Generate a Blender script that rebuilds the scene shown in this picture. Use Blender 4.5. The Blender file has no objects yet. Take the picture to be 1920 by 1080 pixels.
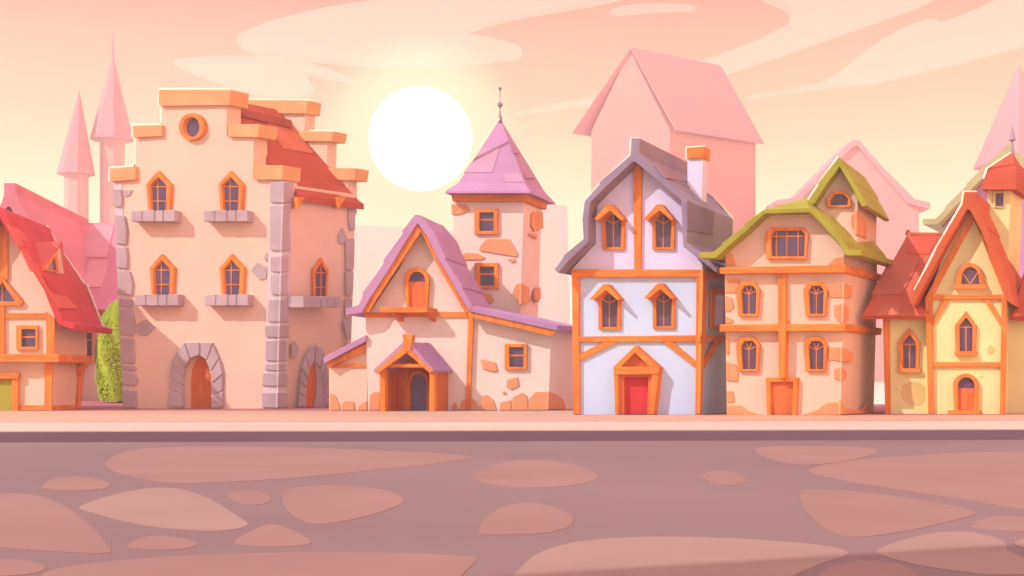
import bpy, bmesh, math, random
from mathutils import Vector

random.seed(7)
sc = bpy.context.scene
col = sc.collection

# ------------------------------------------------------------------ camera
# The camera stands on the road at eye height and looks along +Y; lens shift keeps verticals vertical.
EYE, FOC, PX, PY = 2.2, 2400.0, 960.0, 702.0
cam = bpy.data.cameras.new('camera')
cam_o = bpy.data.objects.new('camera', cam)
col.objects.link(cam_o)
cam.sensor_width = 36.0
cam.lens = 36.0 * FOC / 1920.0
cam.shift_y = (PY - 540.0) / 1920.0
cam.clip_start, cam.clip_end = 0.1, 20000
cam_o.location = (0, 0, EYE)
cam_o.rotation_euler = (math.radians(90), 0, 0)
sc.camera = cam_o

# ------------------------------------------------------------------ sky and light
SUN_DIR = Vector((0.66, 0.45, -0.60)).normalized()       # the way the light travels
def lin(c):
    c = c / 255.0
    return c / 12.92 if c <= 0.04045 else ((c + 0.055) / 1.055) ** 2.4
def L3(r, g, b, k=1.0):
    return (lin(r) * k, lin(g) * k, lin(b) * k, 1.0)

world = bpy.data.worlds.new('World')
sc.world = world
world.use_nodes = True
nt = world.node_tree
nt.nodes.clear()
w_out = nt.nodes.new('ShaderNodeOutputWorld')
w_bg = nt.nodes.new('ShaderNodeBackground')
tc = nt.nodes.new('ShaderNodeTexCoord')
sep = nt.nodes.new('ShaderNodeSeparateXYZ')
nt.links.new(tc.outputs['Generated'], sep.inputs[0])
mr = nt.nodes.new('ShaderNodeMapRange')
mr.inputs['From Min'].default_value = 0.0
mr.inputs['From Max'].default_value = 1.0
nt.links.new(sep.outputs['Z'], mr.inputs['Value'])
ramp = nt.nodes.new('ShaderNodeValToRGB')
stops = [(0.0, (292, 294, 268)), (0.075, (290, 292, 250)), (0.125, (290, 288, 234)), (0.20, (274, 230, 184)),
         (0.283, (262, 164, 134)), (0.40, (250, 196, 190)), (0.58, (262, 240, 272)), (1.0, (232, 242, 292))]
els = ramp.color_ramp.elements
els[0].position, els[0].color = stops[0][0], L3(*stops[0][1])
els[1].position, els[1].color = stops[-1][0], L3(*stops[-1][1])
for p_, c_ in stops[1:-1]:
    e_ = els.new(p_)
    e_.color = L3(*c_)
nt.links.new(mr.outputs[0], ramp.inputs[0])
sun_at = Vector(((788 - PX) / FOC, 1.0, (PY - 260) / FOC)).normalized()
dot = nt.nodes.new('ShaderNodeVectorMath')
dot.operation = 'DOT_PRODUCT'
dot.inputs[1].default_value = sun_at
nt.links.new(tc.outputs['Generated'], dot.inputs[0])
mh = nt.nodes.new('ShaderNodeMapRange')
mh.interpolation_type = 'SMOOTHSTEP'
mh.inputs['From Min'].default_value = 0.9965
mh.inputs['From Max'].default_value = 0.9993
nt.links.new(dot.outputs['Value'], mh.inputs['Value'])
mix = nt.nodes.new('ShaderNodeMixRGB')
mix.inputs['Color2'].default_value = L3(280, 276, 222)
nt.links.new(mh.outputs[0], mix.inputs['Fac'])
nt.links.new(ramp.outputs[0], mix.inputs['Color1'])
mg = nt.nodes.new('ShaderNodeMapRange')
mg.interpolation_type = 'SMOOTHSTEP'
mg.inputs['From Min'].default_value = 0.40
mg.inputs['From Max'].default_value = 0.80
nt.links.new(sep.outputs['X'], mg.inputs['Value'])
mix2 = nt.nodes.new('ShaderNodeMixRGB')
mix2.inputs['Color2'].default_value = (3.1, 1.22, 0.55, 1)  # orange glow added to the sky right of view to warm side walls
nt.links.new(mg.outputs[0], mix2.inputs['Fac'])
nt.links.new(mix.outputs[0], mix2.inputs['Color1'])
nt.links.new(mix2.outputs[0], w_bg.inputs['Color'])
w_bg.inputs['Strength'].default_value = 1.12
nt.links.new(w_bg.outputs[0], w_out.inputs['Surface'])

lamp = bpy.data.lights.new('sun_lamp', 'SUN')
lamp.energy = 4.8
lamp.angle = math.radians(0.5)
lamp.color = (1.0, 0.985, 0.95)
lamp_o = bpy.data.objects.new('sun_lamp', lamp)
col.objects.link(lamp_o)
lamp_o.rotation_euler = SUN_DIR.to_track_quat('-Z', 'Y').to_euler()

sc.view_settings.view_transform = 'Standard'
sc.view_settings.look = 'None'
sc.view_settings.gamma = 1.0
sc.view_settings.exposure = 0.0
sc.view_settings.use_curve_mapping = False
sc.cycles.max_bounces = 6
sc.cycles.diffuse_bounces = 3
sc.cycles.volume_bounces = 0
sc.cycles.use_denoising = True

# ------------------------------------------------------------------ materials
MATS = {}
def mat(name, rgb, k=0.74, rough=0.85, vary=0.05, scale=0.6, grain=None, spec=0.15, metal=0.0, bump=0.0):
    """a procedural painted / plastered surface: base colour with a slow mottling, or wood grain"""
    if name in MATS:
        return MATS[name]
    m = bpy.data.materials.new(name)
    m.use_nodes = True
    n = m.node_tree
    b = n.nodes['Principled BSDF']
    b.inputs['Roughness'].default_value = rough
    b.inputs['Specular IOR Level'].default_value = spec
    b.inputs['Metallic'].default_value = metal
    tcn = n.nodes.new('ShaderNodeTexCoord')
    mp = n.nodes.new('ShaderNodeMapping')
    n.links.new(tcn.outputs['Object'], mp.inputs['Vector'])
    if grain:
        mp.inputs['Scale'].default_value = grain
    nz = n.nodes.new('ShaderNodeTexNoise')
    nz.inputs['Scale'].default_value = scale
    nz.inputs['Detail'].default_value = 4 if not grain else 2
    nz.inputs['Distortion'].default_value = 0.0 if not grain else 1.2
    n.links.new(mp.outputs[0], nz.inputs['Vector'])
    mx = n.nodes.new('ShaderNodeMixRGB')
    c = L3(*rgb, k=k)
    d = 1.0 - vary * 2
    mx.inputs['Color1'].default_value = (c[0] * d, c[1] * d * (1 - vary * 0.6), c[2] * d * (1 - vary * 0.6), 1)
    u = 1.0 + vary
    mx.inputs['Color2'].default_value = (min(c[0] * u, .95), min(c[1] * u, .95), min(c[2] * u, .95), 1)
    cr = n.nodes.new('ShaderNodeMapRange')
    cr.inputs['From Min'].default_value = 0.35
    cr.inputs['From Max'].default_value = 0.62
    n.links.new(nz.outputs['Fac'], cr.inputs['Value'])
    n.links.new(cr.outputs[0], mx.inputs['Fac'])
    n.links.new(mx.outputs[0], b.inputs['Base Color'])
    if bump:
        bp = n.nodes.new('ShaderNodeBump')
        bp.inputs['Strength'].default_value = bump
        bp.inputs['Distance'].default_value = 0.02
        n2 = n.nodes.new('ShaderNodeTexNoise')
        n2.inputs['Scale'].default_value = 6
        n2.inputs['Detail'].default_value = 6
        n.links.new(tcn.outputs['Object'], n2.inputs['Vector'])
        n.links.new(n2.outputs['Fac'], bp.inputs['Height'])
        n.links.new(bp.outputs[0], b.inputs['Normal'])
    MATS[name] = m
    return m

GV = (1.2, 1.2, 0.18)
WOOD = mat('orange_timber', (255, 150, 72), k=0.78, vary=0.10, scale=1.9, grain=GV)
WOODB = mat('orange_timber_beam', (255, 150, 72), k=0.78, vary=0.10, scale=1.9, grain=(0.2, 1.0, 1.6))
WOODD = mat('orange_brown_boards', (240, 128, 74), k=0.82, vary=0.08, scale=1.6, grain=GV)
GLASS = mat('violet_glass', (112, 86, 122), k=0.72, rough=0.25, vary=0.06, scale=0.8, spec=0.4)
PEACH = mat('peach_plaster', (252, 217, 192), k=0.80, vary=0.02, scale=0.35, bump=0.05)
CREAM = mat('pale_cream_plaster', (252, 228, 214), k=0.82, vary=0.02, scale=0.35, bump=0.05)
SAND = mat('orange_sandstone', (250, 184, 128), k=0.78, vary=0.05, scale=0.9, bump=0.1)
PATCH = mat('apricot_stone', (248, 170, 122), k=0.80, vary=0.04, scale=0.8, bump=0.1)
GREYS = mat('mauve_grey_stone', (206, 182, 190), k=0.78, vary=0.06, scale=0.7, bump=0.12)
MORT = mat('pale_mortar', (232, 214, 220), k=0.82, vary=0.03)
REDR = mat('red_roof_tiles', (200, 88, 62), k=0.84, vary=0.05, scale=0.5)
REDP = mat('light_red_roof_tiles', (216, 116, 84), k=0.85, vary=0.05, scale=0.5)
REDC = mat('brown_red_ridge', (170, 72, 48), k=0.85, vary=0.05)
CRIM = mat('crimson_roof_tiles', (210, 68, 70), k=0.9, vary=0.05, scale=0.5)
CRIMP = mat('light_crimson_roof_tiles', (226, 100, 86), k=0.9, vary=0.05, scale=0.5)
ORED = mat('orange_red_verge', (240, 104, 66), k=0.82, vary=0.04)
LILR = mat('lilac_roof_tiles', (202, 152, 192), k=0.78, vary=0.04, scale=0.5)
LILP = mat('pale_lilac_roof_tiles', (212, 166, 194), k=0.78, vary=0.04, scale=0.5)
PURR = mat('grey_violet_roof', (158, 140, 164), k=0.85, vary=0.06, scale=0.5)
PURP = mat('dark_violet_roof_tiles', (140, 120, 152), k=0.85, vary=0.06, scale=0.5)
GRNR = mat('olive_green_thatch', (176, 172, 60), k=0.82, vary=0.06, scale=0.7)
LILW = mat('pale_lilac_plaster', (230, 222, 255), k=0.92, vary=0.02, scale=0.3, bump=0.05)
ICEW = mat('pale_blue_plaster', (202, 226, 255), k=0.92, vary=0.02, scale=0.3, bump=0.05)
YELW = mat('pale_yellow_plaster', (248, 238, 172), k=0.84, vary=0.03, scale=0.35, bump=0.05)
YELS = mat('ochre_stain', (244, 212, 140), k=0.80, vary=0.04)
REDD = mat('red_door_paint', (222, 66, 72), k=0.85, vary=0.04)
GRND = mat('green_door_paint', (178, 172, 62), k=0.85, vary=0.05, grain=GV, scale=1.5)
DARKI = mat('dark_interior', (120, 70, 70), k=0.7)
METAL = mat('violet_grey_metal', (176, 150, 172), k=0.8, rough=0.5, vary=0.03)
MAUVR = mat('mauve_roof_tiles', (230, 138, 156), k=0.82, vary=0.04, scale=0.4)
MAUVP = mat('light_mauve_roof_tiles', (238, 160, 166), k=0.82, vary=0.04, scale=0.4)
WHTW = mat('white_pink_plaster', (254, 232, 228), k=0.84, vary=0.03, scale=0.3)
BEIGR = mat('beige_green_roof', (206, 198, 150), k=0.82, vary=0.04)
ORCH = mat('orchid_plaster', (216, 164, 208), k=0.82, vary=0.03)
RIM = mat('ivory_rim_light', (255, 250, 226), k=0.92, vary=0.01)  # pale colour standing in for rim light on the roof edges
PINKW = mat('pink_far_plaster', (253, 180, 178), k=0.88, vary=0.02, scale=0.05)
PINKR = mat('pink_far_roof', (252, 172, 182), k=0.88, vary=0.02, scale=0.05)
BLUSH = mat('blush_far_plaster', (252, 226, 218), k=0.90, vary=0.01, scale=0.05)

# ------------------------------------------------------------------ geometry helpers
CAMP = Vector((0, 0, EYE))
def ray(x, y):
    return Vector(((x - PX) / FOC, 1.0, (PY - y) / FOC))
def at(x, y, d):
    """the point of the place that lies d metres ahead"""
    return CAMP + ray(x, y) * d

class Plane:
    def __init__(s, p, n):
        s.p, s.n = Vector(p), Vector(n).normalized()
        if s.n.dot(CAMP - s.p) < 0:
            s.n = -s.n
    def hit(s, x, y, off=0.0):
        r = ray(x, y)
        return CAMP + r * ((s.p + s.n * off - CAMP).dot(s.n) / r.dot(s.n))
def front(d):
    return Plane((0, d, 0), (0, -1, 0))
def side(x, y, d, V):
    return Plane(at(x, y, d), (V.y, -V.x, 0))
def plane3(a, b, c):
    return Plane(a, (b - a).cross(c - a))
def unit(V):
    return Vector((V.x / V.y, 1.0, 0))

class MB:
    """collects shapes and links them as ONE mesh object"""
    def __init__(s):
        s.bm = bmesh.new()
    def prism(s, pts, vec, mi=0):
        bm = s.bm
        a = [bm.verts.new(p) for p in pts]
        b = [bm.verts.new(p + vec) for p in pts]
        n = len(pts)
        fs = [bm.faces.new(a), bm.faces.new(b[::-1])]
        for i in range(n):
            j = (i + 1) % n
            fs.append(bm.faces.new((a[j], a[i], b[i], b[j])))
        for f in fs:
            f.material_index = mi
        return s
    def loft(s, A, B, mi=0):
        bm = s.bm
        a = [bm.verts.new(p) for p in A]
        b = [bm.verts.new(p) for p in B]
        n = len(A)
        fs = [bm.faces.new(a), bm.faces.new(b[::-1])]
        for i in range(n):
            j = (i + 1) % n
            fs.append(bm.faces.new((a[j], a[i], b[i], b[j])))
        for f in fs:
            f.material_index = mi
        return s
    def poly(s, verts, faces, mi=0):
        v = [s.bm.verts.new(p) for p in verts]
        for f in faces:
            s.bm.faces.new([v[i] for i in f]).material_index = mi
        return s
    def ring(s, O, I, vec, mi=0):
        bm = s.bm
        n = len(O)
        o1 = [bm.verts.new(p) for p in O]; i1 = [bm.verts.new(p) for p in I]
        o2 = [bm.verts.new(p + vec) for p in O]; i2 = [bm.verts.new(p + vec) for p in I]
        for k in range(n):
            j = (k + 1) % n
            for q in ((o1[k], o1[j], i1[j], i1[k]), (o2[j], o2[k], i2[k], i2[j]),
                      (o1[j], o1[k], o2[k], o2[j]), (i1[k], i1[j], i2[j], i2[k])):
                bm.faces.new(q).material_index = mi
        return s
    def slab(s, pl, px, out, vec=None, emb=0.04, mi=0):
        """a slab standing `out` metres proud of a wall, its back sunk `emb` into it"""
        pts = [pl.hit(x, y, out) for x, y in px]
        v = -pl.n * (out + emb) if vec is None else vec * (out + emb)
        return s.prism(pts, v, mi)
    def bar(s, pl, p, q, w, out, emb=0.03, mi=0):
        dx, dy = q[0] - p[0], q[1] - p[1]
        l = math.hypot(dx, dy)
        nx, ny = -dy / l * w / 2, dx / l * w / 2
        return s.slab(pl, [(p[0] + nx, p[1] + ny), (q[0] + nx, q[1] + ny), (q[0] - nx, q[1] - ny), (p[0] - nx, p[1] - ny)], out, None, emb, mi)
    def build(s, name, mats, parent=None, bevel=0.0, smooth=False):
        bmesh.ops.recalc_face_normals(s.bm, faces=s.bm.faces[:])
        me = bpy.data.meshes.new(name)
        s.bm.to_mesh(me)
        s.bm.free()
        for m in (mats if isinstance(mats, (list, tuple)) else [mats]):
            me.materials.append(m)
        o = bpy.data.objects.new(name, me)
        col.objects.link(o)
        if parent:
            o.parent = parent
            o.matrix_parent_inverse = Plain(parent)
        if smooth:
            for p in me.polygons:
                p.use_smooth = True
        if bevel:
            md = o.modifiers.new('bevel', 'BEVEL')
            md.width, md.segments, md.limit_method, md.angle_limit = bevel, 2, 'ANGLE', math.radians(30)
        return o
def Plain(parent):
    from mathutils import Matrix
    return Matrix.Translation(parent.location).inverted()
def thing(name, label, cat, loc, group=None):
    o = bpy.data.objects.new(name, None)
    o.empty_display_size = 0.5
    col.objects.link(o)
    o.location = loc
    o['label'] = label
    o['category'] = cat
    o['kind'] = 'thing'
    if group:
        o['group'] = group
    return o
def tag(o, label, cat, group=None):
    o['label'] = label
    o['category'] = cat
    o['kind'] = 'thing'
    if group:
        o['group'] = group
    return o
def structure(o):
    o['kind'] = 'structure'
    return o
def sh(pts, dx, dy):
    return [(x + dx, y + dy) for x, y in pts]
def rect(x0, y0, x1, y1):
    return [(x0, y0), (x1, y0), (x1, y1), (x0, y1)]
def slab(parent, name, pl, px, out, m, vec=None, emb=0.04, bevel=0.0, label=None):
    o = MB().slab(pl, px, out, vec, emb).build(name, m, parent, bevel)
    if label:
        o['label'] = label
    return o
def window(parent, pl, outer, inner, bars, vec, out=0.16, bw=2.2, frame=WOOD, name='window', pane=GLASS, depth=0.05):
    """frame ring (the part) with pane and glazing bars (sub-parts)"""
    O = [pl.hit(x, y, out) for x, y in outer]
    I = [pl.hit(x, y, out) for x, y in inner]
    f = MB().ring(O, I, vec * (out + 0.03)).build(name, frame, parent, 0.012)
    cx = sum(p[0] for p in inner) / len(inner); cy = sum(p[1] for p in inner) / len(inner)
    g = [(cx + (x - cx) * 1.08, cy + (y - cy) * 1.05) for x, y in inner]
    MB().slab(pl, g, 0.012, None, 0.05).build('pane', pane, f)
    if bars:
        b = MB()
        for k, (p, q) in enumerate(bars):
            b.bar(pl, p, q, bw, 0.035 + 0.003 * k)
        b.build('glazing_bars', frame, f)
    return f
def roof(parent, outer, inner, d, vec, mats, name='roof'):
    """a roof shell: the verge outline seen from the front, swept along the ridge"""
    pts = [at(x, y, d) for x, y in outer] + [at(x, y, d) for x, y in reversed(inner)]
    return MB().prism(pts, vec).build(name, mats, parent, 0.02)
def tiles(parent, pl, polys, m, t=0.035, name='roof_tile_patch'):
    """courses of lighter tiles lying on a slope: one mesh"""
    b = MB()
    for k, p in enumerate(polys):
        b.slab(pl, p, t + 0.006 * k, None, 0.02)
    return b.build(name, m, parent, 0.008)
def stones(parent, pl, polys, m=PATCH, out=0.05, name='exposed_stone', vec=None):
    for p in polys:
        slab(parent, name, pl, p, out, m, vec, 0.05, 0.02)
def arc(cx, cy, rx, ry, a0, a1, n):
    return [(cx + rx * math.cos(math.radians(a0 + (a1 - a0) * k / n)), cy - ry * math.sin(math.radians(a0 + (a1 - a0) * k / n))) for k in range(n + 1)]

# ------------------------------------------------------------------ ground, pavement, kerb, road
ZP = EYE - 104 * (FOC * EYE / 125) / FOC                  # top of the pavement above the road
GK = FOC * (EYE - ZP)
def dist(y):
    """how far off the pavement lies where the picture shows it at height y"""
    return GK / (y - PY)
def gp(x, y, z):
    d = FOC * (EYE - z) / (y - PY)
    return at(x, y, d)

ROADM = mat('mauve_brown_road', (176, 142, 140), k=0.52, vary=0.05, scale=0.06)
STONEA = mat('tan_paving_stone', (193, 149, 138), k=0.54, vary=0.03, scale=0.3)
STONEB = mat('pale_paving_stone', (200, 162, 148), k=0.55, vary=0.03, scale=0.3)
PAVEM = mat('peach_pavement', (246, 198, 164), k=0.58, vary=0.05, scale=0.05)
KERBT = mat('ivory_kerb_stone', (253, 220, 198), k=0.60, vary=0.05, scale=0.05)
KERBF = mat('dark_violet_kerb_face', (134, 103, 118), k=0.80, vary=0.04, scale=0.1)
EARTH = mat('rose_earth', (208, 128, 132), k=0.62, vary=0.04, scale=0.1)
FIELD = mat('pale_sand_field', (253, 248, 220), k=0.72, vary=0.02, scale=0.02)

kL, kR = gp(0, 829.5, 0), gp(1920, 824.5, 0)
kd = (kR - kL).normalized()
K0, K1 = kL - kd * 130, kR + kd * 130
back = Vector((-kd.y, kd.x, 0))
up = Vector((0, 0, 1))
o = MB().poly([Vector((-140, -60, 0)), Vector((140, -60, 0)), K1, K0], [(0, 1, 2, 3)]).build('road', ROADM)
road = structure(o)
wk = (gp(960, 790.5, ZP) - gp(960, 806, ZP)).y
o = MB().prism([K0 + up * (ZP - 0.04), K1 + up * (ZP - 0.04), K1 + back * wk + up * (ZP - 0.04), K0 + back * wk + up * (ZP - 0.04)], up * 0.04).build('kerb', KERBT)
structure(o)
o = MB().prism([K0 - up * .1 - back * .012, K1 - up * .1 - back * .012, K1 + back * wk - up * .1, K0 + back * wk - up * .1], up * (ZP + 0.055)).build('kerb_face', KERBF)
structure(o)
pa, pb = K0 + back * (wk + 0.5) + up * (ZP - 0.3), K1 + back * (wk + 0.5) + up * (ZP - 0.3)
e1, e2, e3 = gp(1076, 770, ZP), gp(1078, 778, ZP), gp(1920, 778, ZP)
far = [Vector((150, e3.y, ZP - .3)), Vector((e2.x, e2.y, ZP - .3)), Vector((e1.x, e1.y, ZP - .3)), Vector((-150, e1.y, ZP - .3))]
o = MB().prism([pa, pb] + far, up * 0.3).build('pavement', PAVEM)
structure(o)
o = MB().poly([K0 + back * 2 + up * (ZP - .02), K1 + back * 2 + up * (ZP - .02), Vector((320, 370, ZP - .02)), Vector((-320, 370, ZP - .02))], [(0, 1, 2, 3)]).build('ground', EARTH)
structure(o)
zf = ZP - .012
o = MB().poly([Vector((-310, 97, zf)), Vector((-8, 97, zf)), Vector((10, 79, zf)), Vector((310, 79, zf)), Vector((310, 368, zf)), Vector((-310, 368, zf))], [(0, 1, 2, 3, 4, 5)]).build('field', FIELD)
structure(o)

RS = [
 (0, [(193,871),(215,852),(265,840),(400,836),(600,840),(800,848),(893,855),(880,862),(700,882),(500,900),(340,907),(270,900),(215,885)]),
 (0, [(75,912),(95,898),(140,892),(190,898),(210,908),(195,917),(140,920),(90,918)]),
 (0, [(-80,940),(0,925),(60,926),(100,938),(140,960),(180,995),(205,1025),(210,1036),(180,1038),(80,1032),(0,1026),(-80,1015)]),
 (1, [(143,952),(170,940),(240,920),(300,913),(350,918),(400,938),(450,970),(467,982),(455,990),(400,996),(300,990),(220,975),(170,960)]),
 (0, [(423,928),(440,920),(470,918),(500,925),(511,935),(500,944),(470,947),(440,941)]),
 (0, [(527,925),(545,914),(620,909),(700,914),(745,925),(760,938),(745,950),(680,970),(610,983),(575,980),(545,965),(530,945)]),
 (0, [(236,1023),(260,1008),(300,1003),(350,1010),(374,1020),(350,1029),(290,1031),(240,1027)]),
 (0, [(434,1017),(460,1000),(500,983),(520,983),(560,998),(588,1016),(570,1023),(510,1025),(450,1022)]),
 (0, [(75,1075),(120,1062),(250,1047),(400,1038),(600,1035),(800,1037),(890,1044),(893,1052),(865,1078),(840,1110),(75,1110)]),
 (0, [(-60,1060),(0,1047),(50,1050),(85,1060),(85,1068),(60,1076),(0,1080),(-60,1080)]),
 (0, [(883,894),(900,880),(950,865),(1000,861),(1050,865),(1100,878),(1124,892),(1110,903),(1060,912),(1000,915),(940,912),(900,903)]),
 (0, [(895,998),(905,975),(935,952),(985,940),(1040,950),(1070,965),(1077,975),(1065,990),(1020,1000),(950,1002),(905,1002)]),
 (0, [(1412,842),(1440,837),(1520,836),(1600,837),(1648,842),(1640,852),(1580,866),(1520,872),(1470,868),(1430,856)]),
 (0, [(1512,882),(1540,872),(1640,858),(1780,850),(1960,845),(1960,962),(1830,940),(1700,920),(1600,905),(1530,890)]),
 (0, [(1314,891),(1330,884),(1360,882),(1390,890),(1403,900),(1390,908),(1360,911),(1330,905)]),
 (0, [(1498,920),(1515,916),(1600,920),(1700,933),(1800,950),(1834,962),(1810,970),(1720,992),(1640,1005),(1590,1007),(1550,995),(1515,965),(1500,940)]),
 (0, [(1817,987),(1835,974),(1870,967),(1960,972),(1960,996),(1870,995),(1825,990)]),
 (1, [(930,1110),(965,1075),(1000,1040),(1060,1018),(1150,1008),(1260,1005),(1400,1010),(1530,1020),(1585,1030),(1593,1040),(1540,1055),(1480,1082),(1440,1110)]),
 (1, [(1636,1034),(1680,1015),(1750,998),(1810,996),(1860,1005),(1890,1018),(1885,1030),(1930,1050),(1960,1075),(1850,1078),(1720,1060),(1660,1043)]),
 (0, [(1530,1080),(1560,1060),(1620,1049),(1680,1055),(1720,1072),(1730,1095),(1520,1095)]),
 (1, [(1897,1018),(1930,1006),(1960,1005),(1960,1035),(1920,1028)]),
]
def chaikin(p, n=2):
    for _ in range(n):
        q = []
        for i in range(len(p)):
            a, b = p[i], p[(i + 1) % len(p)]
            q += [(a[0] * .8 + b[0] * .2, a[1] * .8 + b[1] * .2), (a[0] * .2 + b[0] * .8, a[1] * .2 + b[1] * .8)]
        p = q
    return p
for kind, p in RS:
    pts = [gp(x, y, 0.006) for x, y in chaikin(p)]
    MB().prism(pts, Vector((0, 0, -0.03))).build('paving_stone', STONEB if kind else STONEA, road)

# ------------------------------------------------------------------ A: red roofed house at the left edge
dA = dist(769.5)
VA = Vector((-0.5, 6.5, 0)); UA = unit(VA)
t = thing('timbered_house', 'half timbered house with steep crimson roof and small dormer at the left edge', 'house', (at(0, 769.5, dA) + VA * .5) * Vector((1, 1, 0)) + Vector((0, 0, ZP)) if False else Vector((at(0, 769.5, dA).x, dA + 3, ZP)))
fA = front(dA)
ovA = -0.8
oA = [(-152,617),(-136,607),(-118,600),(-88,536),(-80,515),(-8,394),(0,388),(8,394),(22,428),(26,428),(80,512),(84,512),(100,558),(118,600),(140,607)]
iA = [(-150,626),(-122,618),(-98,568),(-86,540),(-80,528),(-8,420),(0,408),(8,424),(22,446),(26,452),(78,536),(82,542),(94,573),(108,608),(137,618)]
roof(t, oA, iA, dA + ovA, UA * 8.2, CRIM)
gw = [at(x, y - 1, dA + ovA) - UA * ovA for x, y in iA[1:-1]]
ub = [at(102, 668, dA), at(-102, 668, dA)]
MB().prism(gw[1:-1] + [at(102, 612, dA), ub[0], ub[1], at(-102, 612, dA)], VA).build('upper_wall', PEACH, t)
MB().prism([at(-94, 676, dA + .3), at(96, 676, dA + .3), at(94, 774, dA + .3), at(-94, 774, dA + .3)], UA * 5.9).build('lower_wall', PEACH, t)
MB().prism([at(-112, 664, dA - .35), at(110, 664, dA - .35), at(110, 679, dA - .35), at(-112, 679, dA - .35)], UA * 7.1).build('floor_beam', WOODB, t, 0.03)
slab(t, 'timber_post', fA, rect(-14, 424, 14, 524), .12, WOOD, UA)
slab(t, 'timber_rail', fA, [(-88, 588), (90, 587), (90, 596), (-88, 598)], .10, WOODB, UA)
slab(t, 'timber_post', fA, rect(-8, 572, 8, 664), .13, WOOD, UA)
slab(t, 'timber_post', fA, [(86, 584), (102, 598), (102, 666), (87, 666)], .14, WOOD, UA)
slab(t, 'timber_post', front(dA + .3), [(84, 679), (98, 679), (96, 769), (83, 769)], .12, WOOD, UA)
slab(t, 'timber_rail', front(dA + .3), rect(31, 760, 84, 769), .10, WOODB, UA)
sA = side(96, 679, dA + .3, VA)
slab(t, 'timber_rail', sA, [(97, 760), (150, 759), (150, 768), (97, 769.5)], .06, WOODB)
slab(t, 'timber_post', sA, [(150, 684), (160, 684), (151, 767), (145, 767)], .08, WOOD)
slab(t, 'bracket', sA, [(150, 686), (152, 684), (168, 684), (152, 704)], .2, WOOD)
w = window(t, fA, [(4, 519), (43, 566), (38, 573), (-30, 573), (-35, 566)], [(4, 529), (28, 565), (26, 565), (-18, 565), (-20, 565)], [((4, 527), (4, 566))], UA, .18)
window(t, fA, rect(30, 610, 71, 656), rect(40, 617, 66, 650), [((40, 632), (67, 632))], UA, .16, 3)
f = MB().ring([front(dA + .3).hit(x, y, .2) for x, y in [(-60, 699), (34, 699), (34, 771), (-60, 771)]], [front(dA + .3).hit(x, y, .2) for x, y in [(-50, 711), (22, 711), (22, 771), (-50, 771)]], UA * .23).build('door_frame', WOOD, t, .015)
slab(f, 'door', front(dA + .3), [(-51, 710), (23, 710), (23, 771), (-51, 771)], .03, GRND, UA)
slab(f, 'lintel', front(dA + .3), [(-64, 699), (35, 699), (34, 710), (-63, 710)], .28, WOODB, UA)
slA = plane3(at(26, 428, dA + ovA), at(100, 558, dA + ovA), at(26, 428, dA + ovA) + UA * 5)
tiles(t, slA, [[(14, 420), (40, 432), (60, 462), (36, 462)], [(62, 502), (110, 540), (146, 578), (112, 578)], [(40, 468), (58, 480), (66, 508), (58, 508)]], CRIMP)
# dormer on the right slope
R0, BL, BR = slA.hit(60, 456, -.1), slA.hit(73, 516, -.05), slA.hit(127, 522, -.05)
dpl = Plane(BL, Vector((BR - BL).cross(up)))
R1 = dpl.hit(116, 452, .35)
dm = MB().poly([R0, R1, BL, BR], [(0, 1, 2), (0, 3, 1), (1, 3, 2), (0, 2, 3)]).build('dormer', CRIMP, t)
slab(dm, 'dormer_gable', plane3(R1, BL, BR), [(113, 464), (120, 515), (80, 511)], .03, PEACH)
dw = plane3(R1, BL, BR)
f = MB().ring([dw.hit(x, y, .12) for x, y in [(107, 474), (111, 510), (84, 508)]], [dw.hit(x, y, .12) for x, y in [(103, 482), (106, 507), (90, 505)]], -dw.n * .15).build('dormer_window', WOOD, dm)
slab(f, 'pane', dw, [(103, 481), (106, 508), (89, 506)], .045, GLASS)

# ------------------------------------------------------------------ D: stepped gable stone house
dD = dist(765.3)
VD = Vector((3.4, 4.0, 0)); UD = unit(VD)
fD = front(dD)
t = thing('stepped_gable_house', 'tall peach stone house with stepped gables, red roof and four stone balconies', 'house', (at(380, 765, dD).x, dD + 2, ZP))
arch = [(342, 770), (342, 712), (345, 692), (352, 676), (362, 668), (371, 666), (384, 671), (391, 687), (396, 706), (396, 770)]
bodyF = [(213, 345), (532, 345), (520, 770)] + arch[::-1] + [(232, 770)]
A_ = [at(x, y, dD) for x, y in bodyF]
MB().prism(A_, VD).build('wall', PEACH, t)
slab(t, 'front_door', front(dD + .42), [(350, 660), (420, 660), (420, 770), (340, 770)], 0, WOODD, None, .2)
# front stepped parapet, one metre thick
gF = [(213, 345), (211, 336), (255, 336), (255, 255), (304, 255), (304, 196), (425, 196), (425, 255), (475, 255), (475, 334), (531, 334), (532, 345)]
MB().prism([at(x, y, dD) for x, y in gF], UD * .72).build('front_gable', PEACH, t)
for q in ([(206, 316), (254, 312), (254, 337), (208, 341)], [(249, 236), (303, 234), (303, 255), (251, 258)], [(298, 168), (432, 168), (430, 197), (299, 199)],
          [(426, 232), (487, 233), (484, 257), (427, 257)], [(475, 309), (531, 310), (529, 337), (476, 337)]):
    b = MB().slab(fD, q, .16, UD, .8)
    b.build('coping', SAND, t, .03)
dR = dD + VD.y
def rg(p): return [at(x, y, dR + .1) for x, y in p]
gR = [(440, 200), (573, 212), (571, 258), (617, 262), (615, 328), (660, 334), (668, 364), (668, 400), (440, 400)]
gR = [(440, 205), (546, 205), (573, 212), (570, 258), (614, 258), (612, 330), (652, 334), (652, 400), (440, 400)]
MB().prism(rg(gR), UD * .55).build('rear_gable', PEACH, t)
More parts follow.
